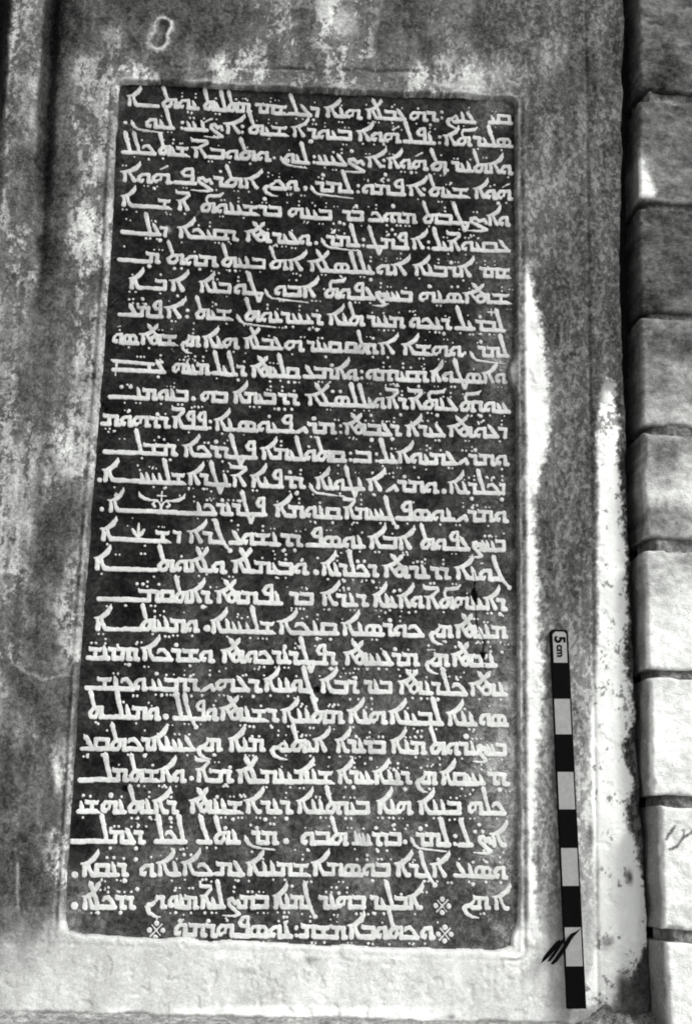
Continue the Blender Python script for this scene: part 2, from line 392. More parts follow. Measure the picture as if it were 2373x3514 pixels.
# dirt washed up along the ledge
zz = V - Z0
wb_ = sstep(3440, 3458, wy) * sstep(3492, 3482, wy + 5 * noise(U, V, .02, 191)) * sstep(330, 420, X) * sstep(1760, 1300, X) * sstep(-.35, .1, noise(U, V * 0, .06, 192) + .3)
T = T + (250 - T) * wb_ * .85
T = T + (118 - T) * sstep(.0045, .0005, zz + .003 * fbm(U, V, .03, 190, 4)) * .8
so2 = open_sd(X, Y)
keep = so2 < -70
kq = ~(keep[:-1, :-1] & keep[1:, 1:] & keep[:-1, 1:] & keep[1:, :-1])
kq &= ~((X > xq + 70)[:-1, :-1])
kq &= ~(((X - xg) < -235)[:-1, :-1])
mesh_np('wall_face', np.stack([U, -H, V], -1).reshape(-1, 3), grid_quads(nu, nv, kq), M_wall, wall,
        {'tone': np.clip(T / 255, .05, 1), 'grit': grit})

# ------------------------------------------------------------------ inscribed slab
slab = empty('inscribed_slab', 'dark stone slab covered with thirty rows of pale raised lettering', 'inscription')
su0 = float(min(P(200., 3300.)[0], P(360., 250.)[0])); su1 = float(max(P(1815., 3300.)[0], P(1815., 250.)[0]))
sv0 = float(P(1000., 3300.)[1]); sv1 = float(P(1000., 260.)[1])
SS = .0016
nu2 = int((su1 - su0) / SS); nv2 = int((sv1 - sv0) / SS)
U2, V2 = np.meshgrid(np.linspace(su0, su1, nu2), np.linspace(sv0, sv1, nv2))
X2, Y2 = PIX(U2, V2)
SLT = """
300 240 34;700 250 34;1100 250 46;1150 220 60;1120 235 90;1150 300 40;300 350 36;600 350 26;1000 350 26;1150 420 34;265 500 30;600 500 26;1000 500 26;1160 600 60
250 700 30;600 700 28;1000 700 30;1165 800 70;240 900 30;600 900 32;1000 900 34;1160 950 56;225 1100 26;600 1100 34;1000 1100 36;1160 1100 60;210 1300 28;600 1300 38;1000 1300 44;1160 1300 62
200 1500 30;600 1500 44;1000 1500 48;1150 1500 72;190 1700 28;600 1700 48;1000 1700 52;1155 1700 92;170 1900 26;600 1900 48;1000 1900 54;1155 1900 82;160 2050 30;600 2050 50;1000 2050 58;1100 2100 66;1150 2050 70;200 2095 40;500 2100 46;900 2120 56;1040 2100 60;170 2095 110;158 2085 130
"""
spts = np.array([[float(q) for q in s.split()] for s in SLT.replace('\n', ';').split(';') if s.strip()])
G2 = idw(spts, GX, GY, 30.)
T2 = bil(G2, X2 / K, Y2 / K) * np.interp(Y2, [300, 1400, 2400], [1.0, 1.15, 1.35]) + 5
wx2 = X2 + 14 * fbm(U2, V2, .03, 203, 4); wy2 = Y2 + 14 * fbm(U2, V2, .03, 213, 4)
for bx, by, sx, sy, t in [(1105, 232, 34, 22, 96), (1120, 250, 20, 10, 90), (1130, 2060, 40, 30, 92), (1145, 2015, 20, 30, 120), (1110, 2075, 26, 22, 100), (1130, 2105, 14, 12, 150), (180, 2075, 40, 12, 84), (1155, 1640, 10, 40, 110), (1160, 1480, 9, 60, 96), (1162, 1250, 8, 50, 84), (280, 330, 14, 50, 62), (275, 430, 12, 50, 70), (285, 230, 22, 20, 78), (380, 520, 12, 8, 170), (420, 1220, 34, 24, 62), (700, 1980, 40, 16, 70), (470, 1540, 50, 16, 64), (350, 1900, 30, 14, 80), (1140, 1560, 16, 20, 140), (1000, 1420, 30, 12, 66), (230, 1440, 20, 30, 56), (205, 1120, 16, 22, 50), (700, 1500, 60, 20, 58), (930, 1480, 40, 16, 70), (840, 600, 30, 16, 46), (770, 930, 60, 12, 50), (1090, 1260, 30, 20, 70), (960, 2000, 30, 16, 74)]:
    g = np.exp(-(((wx2 / K - bx) / sx) ** 2 + ((wy2 / K - by) / sy) ** 2) ** 1.2)
    T2 = T2 + (t - T2) * g * .8
T2 = T2 + 20 * fbm(U2, V2, .035, 220, 5, .72) * (.35 + T2 / 55)
# fine scratches
for sd_, ang in ((230, .5), (240, -.35), (250, .9)):
    a = U2 * math.cos(ang) + V2 * math.sin(ang); b = -U2 * math.sin(ang) + V2 * math.cos(ang)
    T2 = T2 + 26 * sstep(.72, .95, noise(a * .09, b, .0032, sd_)) * sstep(0.1, .6, fbm(U2, V2, .06, sd_ + 1, 3))
# crack at the right, and small pits
cky = np.array([1960, 1990, 2030, 2090, 2150, 2200, 2240, 2300]); ckx = np.array([1622, 1628, 1624, 1630, 1634, 1660, 1654, 1662.])
def crack_d(X, Y):
    d = np.abs(X - np.interp(Y, cky, ckx)) + 1e3 * ((Y < 1965) | (Y > 2300))
    d = np.where(((Y > 2010) & (Y < 2078)) | ((Y > 2240) & (Y < 2285)), d - 10 * np.abs(np.sin((Y - 2010) / 21)) ** 1.5, d - 1.6)
    return d
cd2 = crack_d(X2, Y2)
H2 = .00025 * fbm(U2, V2, .02, 260, 4) - .0005 * sstep(.4, .8, fbm(U2, V2, .012, 270, 3))
H2 -= .004 * sstep(3, -3, cd2)
T2 = T2 + (16 - T2) * sstep(3, -2, cd2)
for px_, py_ in ((360, 1404), (346, 1392), (1085, 2368), (432, 462), (430, 2705)):
    hp = np.hypot(X2 - px_, Y2 - py_) + 5 * noise(U2, V2, .005, 280)
    H2 -= .003 * sstep(14, 4, hp); T2 = T2 + (18 - T2) * sstep(15, 7, hp)
slope_in = sstep(-1, -30, open_sd(X2, Y2))
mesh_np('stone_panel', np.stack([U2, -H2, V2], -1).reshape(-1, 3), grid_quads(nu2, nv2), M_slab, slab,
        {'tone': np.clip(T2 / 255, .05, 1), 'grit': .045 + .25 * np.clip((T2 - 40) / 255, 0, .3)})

# ------------------------------------------------------------------ the lettering: a pen-stroke alphabet, cut as raised relief
# every letter: width, strokes of (x, y, pen radius); body is one unit high, base line at 0
def ring(cx, cy, rx, ry, r, a0=0, a1=360, n=11):
    return [(cx + rx * math.cos(math.radians(a0 + (a1 - a0) * i / n)), cy + ry * math.sin(math.radians(a0 + (a1 - a0) * i / n)), r) for i in range(n + 1)]
B = .155
def base(wd, x0=0.0): return [(x0, B, B), (wd, B, B)]
WING = [(1.16, 1.95, .03), (1.12, 1.68, .13), (.93, 1.37, .17), (.62, 1.12, .15), (.3, .98, .11), (.0, .98, .05)]
LEG = [[(.17, .92, .10), (.28, .62, .13), (.27, .15, .16)]]
TALL = lambda x: [(x - .04, 2.08, .04), (x + .0, 1.9, .15), (x + .12, 1.5, .135), (x + .3, .95, .115)]
GL = {
 'A': (.98, [WING] + LEG + [[(.5, .98, .12), (.66, .62, .12), (.86, .2, .17)]]),
 'a': (1.0, [WING] + LEG + [[(.5, .98, .12), (.62, .55, .12), (.84, .16, .14), (1.0, B, B)]]),
 'b': (1.0, [[(.06, 1.02, .06), (.14, .86, .13), (.88, .84, .13)], [(.87, .84, .14), (.88, .16, .15)], base(.88)]),
 'd': (.66, [[(.02, 1.0, .05), (.1, .84, .14), (.5, .82, .14)], [(.5, .84, .13), (.47, .5, .13), (.44, .12, .15)]]),
 'r': (.7, [[(.02, 1.02, .05), (.1, .86, .14), (.52, .84, .14)], [(.5, .86, .13), (.47, .5, .13), (.5, B, .15), (.7, B, B)]]),
 'h': (1.2, [[(.42, .3, .09), (.3, .2, .13), (.14, .3, .13), (.12, .6, .12), (.32, .84, .12), (1.02, .86, .12)], [(1.04, .88, .13), (1.04, .12, .14)], [(.62, .84, .1), (.58, .35, .07)], [(.42, .3, .08), (.56, .42, .06)], [(1.04, B, B), (1.2, B, B)]]),
 'w': (.92, [[(.4, .34, .09), (.32, .18, .13), (.16, .26, .14), (.14, .55, .13), (.34, .82, .12), (.74, .86, .12)], [(.74, .88, .13), (.76, .14, .15)], [(.76, B, B), (.92, B, B)]]),
 'z': (.4, [[(.18, .98, .14), (.2, .1, .13)]]),
 'H': (.95, [[(.1, .86, .07), (.2, .6, .13), (.34, .15, .15)], [(.52, .9, .07), (.62, .6, .13), (.76, .15, .15)], base(.95)]),
 'T': (1.0, [[(.02, 2.05, .05), (.08, 1.85, .17), (.3, 1.1, .13), (.62, .2, .12), (.86, -.52, .11)], [(.5, B, .13), (1.08, .18, .13)], [(1.08, .14, .12), (.9, -.5, .12)], base(.6)]),
 'y': (.48, [[(.12, .86, .06), (.2, .6, .13), (.34, .15, .15)], base(.48)]),
 'n': (.56, [[(.14, 1.06, .07), (.24, .75, .14), (.36, .15, .15)], base(.56)]),
 'k': (1.05, [[(.12, .66, .07), (.22, .84, .12), (.5, .88, .13), (.76, .6, .13), (1.0, .16, .13)], base(1.02)]),
 'l': (.66, [[(-.04, 2.1, .03), (.04, 1.9, .17), (.2, 1.3, .15), (.42, .6, .13), (.5, .16, .15)], base(.66)]),
 'j': (.7, [[(-.04, 2.0, .03), (.04, 1.8, .16), (.2, 1.2, .14), (.45, .5, .13), (.7, .0, .11), (.95, -.38, .09), (1.04, -.5, .17)], base(.6)]),
 'm': (1.14, [[(.04, 1.04, .06), (.14, .86, .14), (1.0, .84, .12)], [(.98, .86, .14), (.98, .14, .15)], [(.46, .84, .12), (.46, B, .14)], base(.46), [(.98, B, B), (1.14, B, B)]]),
 's': (1.25, [ring(.36, .5, .25, .34, .115), ring(.86, .5, .25, .34, .115), base(1.25), [(.3, .85, .1), (.95, .85, .1)]]),
 'E': (.72, [[(.06, 1.16, .05), (.18, .98, .15), (.4, .6, .15), (.72, .12, .11)], base(.7)]),
 'p': (1.0, [[(.84, 1.5, .11), (.86, .9, .13), (.88, .15, .14)], [(.84, 1.5, .11), (.5, 1.42, .12), (.32, 1.12, .13), (.46, .86, .12), (.84, .84, .11)], base(.88), [(.88, B, B), (1.0, B, B)]]),
 'S': (.95, [[(.95, .3, .14), (.84, .62, .13), (.62, .42, .13), (.42, .74, .14), (.2, .66, .14), (.2, .36, .13), (.6, -.02, .14), (.98, -.36, .13), (.7, -.5, .1), (.2, -.5, .06), (-.25, -.46, .03)]]),
 'q': (1.08, [[(.14, .14, .14), (.14, .86, .14), (.94, .84, .13), (.94, .14, .15)], base(1.08)]),
 'X': (1.15, [[(.04, .98, .06), (.16, .82, .14), (.92, .8, .13), (1.04, .94, .07)], [(.58, .8, .13), (.58, .2, .12)], [(-.02, B, B), (.9, B, .15), (1.22, .06, .05)]]),
 't': (1.1, [[(.62, .84, .11), (.3, .74, .12), (.13, .45, .14), (.22, .17, .14), (.52, .15, .13), (.68, .42, .12), (.66, .8, .11)], [(.5, .87, .11), (1.0, .86, .11)], [(.98, .88, .13), (.97, .12, .14)], TALL(.08), [(.97, B, B), (1.1, B, B)]]),
 'Q': (1.75, [[(.0, .96, .05), (.3, .92, .12), (.7, 1.08, .14), (1.0, 1.36, .12), (1.2, 1.62, .15), (1.3, 1.8, .06)], [(.55, 1.8, .06), (.7, 1.62, .16), (.95, 1.28, .12), (1.2, .98, .12), (1.35, .86, .12)]] + LEG + [[(.5, .96, .12), (.75, .5, .1), (.95, .2, .12)], ring(1.12, .46, .25, .32, .12), [(1.1, .86, .12), (1.58, .86, .12)], [(1.56, .88, .13), (1.56, .12, .14)], [(1.56, B, B), (1.75, B, B)]]),
 'V': (1.5, [[(.0, .96, .05), (.3, .92, .12), (.68, 1.1, .14), (1.0, 1.45, .13), (1.18, 1.75, .16), (1.22, 1.95, .04)], [(.5, 1.95, .05), (.6, 1.75, .17), (.82, 1.3, .13), (1.05, .8, .13), (1.22, .16, .15)]] + LEG + [[(.5, .96, .12), (.68, .5, .12), (.86, .16, .14)], [(.86, B, B), (1.5, B, B)]]),
 'C': (1.1, [[(.62, .84, .11), (.3, .74, .12), (.13, .45, .14), (.22, .17, .14), (.52, .15, .13), (.68, .42, .12), (.66, .8, .11)], [(.5, .87, .11), (1.0, .86, .11)], [(.98, .88, .13), (.97, .12, .14)], [(.5, .9, .1), (.42, 1.3, .1), (.55, 1.55, .12), (.9, 1.55, .13), (1.35, 1.62, .14), (1.6, 1.86, .05)], [(.97, B, B), (1.1, B, B)]]),
 'D': (.98, [[(-.1, 1.85, .05), (.02, 1.62, .14), (.4, 1.6, .14), (.85, 1.62, .13), (.9, 1.45, .12), (.62, 1.15, .11), (.4, .95, .12), (.0, .98, .05)]] + LEG + [[(.5, .96, .12), (.66, .6, .12), (.86, .18, .16)]]),
 'N': (.75, [[(.8, .66, .09), (.5, .34, .13), (.26, .3, .15), (.14, .12, .15), (.3, -.25, .13), (.7, -.5, .09), (1.15, -.56, .03)]]),
 '_': (1.0, [base(1.0)]),
 'P': (3.2, [base(3.2), [(-.2, 1.02, .06), (.0, .92, .13), (3.0, .78, .12)], [(.22, .92, .09), (.18, -.3, .05)], [(2.7, .8, .13), (2.75, B, .13)]]),
 'G': (.7, [[(.62, .16, .15), (.5, .5, .13), (.1, .15, .13), (-.1, .0, .05)]]),
}
NOJOIN = set('Adwzrh')

# crops the words were measured in: origin in the photograph; all at the same scale
CR = {'R1': (960, 290), 'L1': (380, 260), 'R2': (960, 720), 'L2': (340, 700), 'R3': (960, 1160), 'L3': (320, 1140), 'R4': (960, 1600), 'L4': (300, 1580),
      'R5': (960, 2040), 'L5': (270, 2020), 'R6': (960, 2460), 'L6': (240, 2440), 'R7': (960, 2840), 'L7': (200, 2840)}
CS = 820 / 1569.
# one row per line of the inscription: crop, then left, right, foot, word (J: under-swash, : and . and * are stops)
ROWS = """
R1 1375 1515 272 qy 1085 1275 265 EnyN 1045 1075 205 : 845 1030 245 rh 560 820 240 EbV 290 530 230 hnA 60 265 215 dEl L1 945 1155 255 Xmr 605 915 237 mtlyt 330 570 220 ywt 100 310 205 __A
R1 1265 1520 412 slyr 1070 1250 405 CA 1030 1060 400 : 815 1010 390 npl 500 785 380 hwA 175 470 364 bywr 70 165 345 A L1 895 1160 395 Xyt 850 872 390 : 735 850 385 A 640 730 372 S 490 630 365 nH 455 478 360 : 225 410 350 lyw 130 340 370 J
R1 1265 1520 590 wAt 1125 1260 575 nyr 985 1095 570 t 700 960 558 hwA 670 690 555 : 555 670 545 A 430 545 545 S 245 430 530 EyH 210 232 532 : 25 185 525 lyw 0 175 545 J L1 1060 1080 560 . 645 1040 556 wtwb 530 635 540 D 310 510 530 Xyt 80 290 520 kll
R1 1265 1515 755 hwA 970 1240 745 Xyt 928 952 745 : 830 940 735 A 535 815 725 pmw 500 522 720 : 230 470 707 lmr 200 480 740 J 150 180 700 . L1 995 1225 755 wkN 670 965 745 Atr 555 660 722 S 420 550 715 p 60 390 707 hwA
R2 1355 1500 108 wA 1225 1350 105 S 930 1225 95 Tbt 590 890 85 mrwk 410 545 75 br 50 340 65 bynh L2 1045 1195 80 br 660 1045 70 XynwC 505 590 45 D 140 470 30 X__a
R2 1180 1500 280 Eqyw 1005 1180 270 Dyl 960 985 268 : 855 945 260 A 575 835 260 pmT 535 555 250 : 305 515 245 lmr 270 510 265 J 222 250 240 . L2 1135 1385 265 wEyr 950 1120 250 Q 510 905 235 rqykA 150 450 208 dEl__
R2 1310 1510 450 Xmr 870 1250 440 ArbnA 625 830 430 Aw 350 610 425 ylls 180 340 407 V L2 1110 1335 435 At 800 1090 418 bnyt 440 770 405 mwt 130 390 388 m__
R2 1195 1510 618 XQ 1090 1195 612 s 905 1075 610 nh 620 865 605 bHyS 285 615 588 EpwC L2 1145 1415 612 Abw 1085 1370 640 J 880 1060 600 Tw 650 865 582 bnA 460 560 575 A 190 440 567 b__a
R2 1280 1465 800 lbr 1155 1270 795 yl 845 1115 785 rnkw 570 810 772 mnyr 310 545 762 tnA L2 1190 1460 790 ryHr 950 1190 778 nwt 900 1160 805 J 625 870 762 Xyt 568 585 755 : 425 540 750 A 130 410 747 pmE_
R3 1300 1490 130 lmr 1245 1480 165 J 1200 1222 120 . 795 1190 120 whXA 640 750 110 A 425 635 105 rtq 175 400 95 qynr 25 150 92 h L3 985 1235 112 EbV 715 945 105 hnA 570 695 97 mN 300 550 88 XQ 120 290 83 sw
R3 1060 1480 297 wAsTw 985 1050 295 A 560 965 285 rqyrmw 525 545 280 : 160 505 272 wArbE L3 1030 1350 300 qlyQ 785 995 287 rlyl 515 755 277 mynh 130 465 268 EP
R3 1175 1500 490 HwrC 845 1155 475 EnCD 695 830 468 rD 355 685 456 wylls 165 345 447 V L3 1210 1340 482 rr 910 1195 470 bymA 700 880 465 bh 640 672 458 . 420 620 457 bnw 110 410 442 mn__
R3 1095 1495 658 dEwQ 820 1075 650 EyrA 415 785 640 rEbQ 385 405 635 : 110 360 632 mrG L3 945 1310 662 pyws 790 920 647 nA 755 775 645 : 515 740 635 ppD 60 495 625 rrhwm
R3 1170 1490 840 wmrG 655 1150 828 EmywAyl 620 640 825 : 490 600 820 b 450 470 815 : -130 425 808 qtwlymA L3 585 1065 830 pTrrka 75 540 805 rbbl__
R4 1100 1440 190 klrnA 1440 1475 185 d 1055 1095 187 . 705 1030 172 wmrG 565 665 165 A 230 545 160 nTwnA 190 430 195 J L4 1290 1420 185 rr 1065 1275 180 pya 935 1040 175 D 650 930 168 nTrA 95 640 153 XlyyH_a
R4 1165 1485 370 wmrG 770 1135 359 nwsp 415 740 350 jHymD -43 395 345 qnwma L4 845 1165 365 pTrnr 130 840 352 kn____a
R4 1255 1475 565 byHS 920 1235 550 Epwt 575 860 545 Aba 180 550 535 nwsp 5 140 530 rr L4 940 1255 560 nXwE 650 900 550 jrA 560 615 545 d 80 540 535 X___a
R4 1140 1465 750 jwnA 985 1110 745 rr 670 970 738 nrQ 265 635 725 rklrnA 215 255 720 . L4 940 1440 745 wbymV 455 900 738 wVwt 40 455 727 ___a
R5 1335 1480 105 rA 1040 1330 98 ynhC 945 1040 95 D 770 935 92 wA 605 755 87 yna 265 570 80 rnra L5 1380 1540 107 br 890 1330 103 npmQ 130 860 92 rAtqrb__
R5 1145 1480 290 mnyQ 980 1125 285 mN 400 935 277 kwrsna -20 375 268 qnka L5 860 1285 297 XlyHna 815 865 285 . 405 780 285 wmnyt 100 400 280 __a
R5 1120 1410 480 nXQ 950 1100 473 mN 415 905 468 mrEyyQ -390 365 459 rpTrnrkwQ L5 405 880 480 wXrka 60 390 472 rmrnX
R5 1235 1480 668 nQ 770 1220 662 klrnQ 550 730 655 bnr 260 510 650 rba -110 205 643 jwnna L5 810 1190 680 rEhG 470 780 677 rrbH 50 440 668 wknX_
R5 1305 1485 865 sw 1090 1280 862 nna 710 1060 862 lbyna 440 690 852 hna 5 410 852 mtnna L5 920 1300 868 rXnQ 630 905 866 wpjl 550 590 866 . 60 525 862 wmnl_t
R6 1285 1480 257 bHS 980 1290 250 nrwt 720 950 246 mna 360 690 242 brnra 70 305 236 Ayt L6 1310 1440 265 yN 1035 1270 270 mnA 830 985 266 mN 465 810 266 EHnAr 80 470 263 ktqE
R6 1360 1490 452 rr 1050 1335 452 yHqa 890 1020 446 mN 610 855 446 rnna 370 600 440 Hra 110 350 440 Xna L6 1090 1565 480 bynmV 820 1060 470 rbD 780 812 468 . 385 750 470 wAXt 65 375 468 ml__
R6 1230 1470 648 klh 900 1185 642 bnna 630 860 640 hna 105 585 642 byrtnna L6 1140 1450 677 rnra 780 1130 677 XnnQ 375 700 677 rant 200 360 676 nh 55 190 672 Xy
R7 1375 1470 130 a 1290 1375 128 S 1180 1255 128 l 1135 1160 125 : 890 1110 122 lmr 855 1095 155 J 805 835 120 . 605 790 122 brr 480 590 120 yHn 130 440 118 tbw 20 60 115 . L7 1265 1430 113 mr 1220 1430 145 J 1015 1180 110 nt 920 1000 108 l 640 830 110 lkl 80 555 107 rEml__
R7 1150 1480 335 wsnE 985 1090 330 A 750 980 327 jra 205 720 322 bwsma -224 190 320 Xmnna L7 1030 1210 320 Em 800 1010 320 ka 640 790 320 na 525 630 325 w 145 450 322 rnqa 85 130 335 .
R7 1390 1490 540 a 1195 1370 537 mN 1010 1115 555 * 590 920 540 ablyr 255 560 538 bhnr -49 205 532 jmna L7 1100 1375 537 bmS 925 1085 535 lyD 715 910 535 mnw 570 700 537 rN 150 495 538 rrkV 80 130 540 .
R7 1030 1130 740 * 920 1005 737 w 440 900 735 ktwba 135 430 730 mXm 95 115 725 : -699 70 727 nwsphrmw L7 590 690 715 *
"""
# round dots cut above and below the letters (crop, x, y, radius in crop pixels)
DOTS = """
R1 205 375 13 470 440 13 690 595 12 1080 585 10 860 580 11 280 595 12 740 800 14 500 800 11 1430 780 12 665 630 10 710 630 10 1270 430 9 1120 650 9 985 268 9 905 158 8 220 235 9 735 148 7 680 395 9 165 690 12 945 690 12
L1 95 310 12 1330 290 10 1310 432 12 285 740 12 720 630 11 1010 812 13 505 240 8 1395 655 12 690 150 7 915 580 9 250 550 8 205 425 7
R2 735 132 10 710 165 10 755 165 10 350 145 12 390 85 12 420 95 9 1120 350 14 980 505 14 1125 508 10 1165 508 10 595 460 12 1310 705 11 240 788 12 190 788 9 680 795 9 1075 815 12 85 770 8 1245 820 7 1265 822 7 1110 710 7 610 845 11
L2 400 240 13 370 118 8 330 410 14 855 440 10 895 440 10 495 425 10 540 425 10 405 465 8 285 625 10 255 660 11 305 660 11 1535 185 12 850 250 9 1160 270 9 765 660 9 1430 825 11 1225 810 9 1380 825 8 515 605 8 660 430 9 785 455 8 1475 560 6
R3 1315 25 12 300 125 9 340 180 12 760 315 10 910 318 10 300 620 0 220 530 14 1030 508 12 600 670 15 735 665 13 790 505 10 75 468 11 1280 738 13 1315 515 12 190 715 9 595 510 10 930 545 9 968 545 9 345 352 11 395 352 11 1085 155 6 940 205 7 880 850 8 1105 855 8 455 760 7
L3 450 198 12 425 295 10 185 360 12 245 360 12 1215 508 12 1255 508 10 1300 508 12 235 515 10 420 540 13 1155 552 12 1450 568 14 805 720 13 950 315 11 430 690 8 505 840 8 910 730 9 860 730 8 1410 750 8 1280 330 9 1318 330 9 1160 325 8 990 195 8 690 495 7 645 497 7 100 655 7 135 650 7
R4 65 40 13 815 70 12 110 178 14 1355 75 9 1400 75 9 1255 215 13 1455 220 13 1260 272 11 345 375 8 620 190 9 605 45 8 22 555 11 98 555 12 510 625 11 552 625 11 420 755 11 450 805 11 415 800 9 610 760 12 535 760 9 850 535 12 900 628 9 930 630 9 1010 770 9 750 820 10 785 815 10 830 565 9 1395 600 9 1375 455 8 230 370 8 985 770 9 140 620 9
L4 80 130 15 95 322 15 1375 212 13 885 262 11 1000 268 11 505 185 8 470 815 10 325 810 10 365 812 11 1290 590 11 1360 592 12 1405 658 10 945 395 9 700 240 7 700 270 7 765 190 8 810 205 8 1330 80 12 1240 770 9 1300 772 9 780 750 8 345 65 7 330 35 7
R5 720 170 14 243 292 14 755 360 13 495 550 13 130 348 12 30 348 13 335 490 13 1385 125 9 1440 130 13 845 120 8 1085 312 10 925 685 10 1035 690 12 600 685 10 645 490 11 570 492 10 1380 375 9 1455 380 9 600 755 8 330 295 9 1110 540 9 960 545 9 1165 560 8 460 690 7 690 120 8 720 105 8
L5 840 262 0 815 122 14 310 112 10 640 370 14 330 500 12 745 312 9 1125 325 10 485 300 9 510 560 14 735 575 9 545 700 11 625 700 11 740 705 11 810 702 11 1145 708 11 295 745 8 885 768 10 500 185 8 500 150 8 560 185 7 560 150 7 1350 380 12 1450 385 12 1045 170 9 1070 195 8 1195 770 9 730 508 9 255 370 8 480 770 7 575 568 8
R6 1220 130 18 900 100 9 885 132 9 925 132 9 500 130 11 595 275 12 745 345 12 820 475 14 480 465 13 1440 480 15 980 475 10 1305 710 13 1278 755 14 1328 755 14 920 735 15 960 715 10 630 730 12 740 715 9 40 670 11 430 668 9 465 668 9 140 130 8 570 140 8 1265 480 8 890 268 8 1045 270 8 1110 678 8 1145 675 8 1380 350 9
L6 185 85 8 215 290 11 115 290 10 490 295 13 945 290 11 1050 370 12 1022 488 11 270 555 16 90 555 10 965 565 10 660 705 14 1070 712 11 1280 712 13 1420 708 12 1225 768 13 1020 770 12 1195 168 9 1240 168 9 405 705 9 445 705 9 525 700 9 270 770 9 450 750 9 620 492 9 585 492 7 450 492 8 770 292 9 1325 108 9 85 700 8 410 292 9 1185 750 8
R7 640 155 11 700 153 9 180 148 9 605 350 10 1265 372 12 1350 360 9 505 210 10 385 430 11 370 395 9 1035 210 12 795 440 10 620 565 11 680 568 9 500 568 9 80 385 10 35 630 12 25 590 9 580 760 8 290 755 9 1265 228 9 1355 228 9 670 625 7 105 665 10 870 230 8 950 355 8 530 566 8 885 570 9
L7 340 135 10 510 138 13 435 350 16 510 210 13 365 198 10 320 198 10 520 405 14 410 560 13 825 180 11 870 180 11 800 615 16 985 615 12 1490 625 12 770 560 10 430 205 9 1270 160 8 285 340 8 385 345 8 930 358 8 970 340 8 1005 355 8 745 350 8 390 420 8 435 425 7 480 422 7 1180 350 9 1485 345 9 1535 385 10 765 415 8 260 560 11
"""
def parse_rows():
    out = []
    for ln in ROWS.strip().split('\n'):
        tk = ln.split(); crop = None; ws = []; i = 0
        while i < len(tk):
            if tk[i] in CR: crop = tk[i]; i += 1; continue
            x0, x1, yb = (float(q) for q in tk[i:i + 3]); ox, oy = CR[crop]
            ws.append((ox + x0 * CS, ox + x1 * CS, oy + yb * CS, tk[i + 3])); i += 4
        out.append(ws)
    return out
def parse_dots():
    out = []
    for ln in DOTS.strip().split('\n'):
        tk = ln.split(); ox, oy = CR[tk[0]]; v = [float(q) for q in tk[1:]]
        for i in range(0, len(v), 3):
            if v[i + 2] > 0: out.append((ox + v[i] * CS, oy + v[i + 1] * CS, v[i + 2] * CS))
    return out

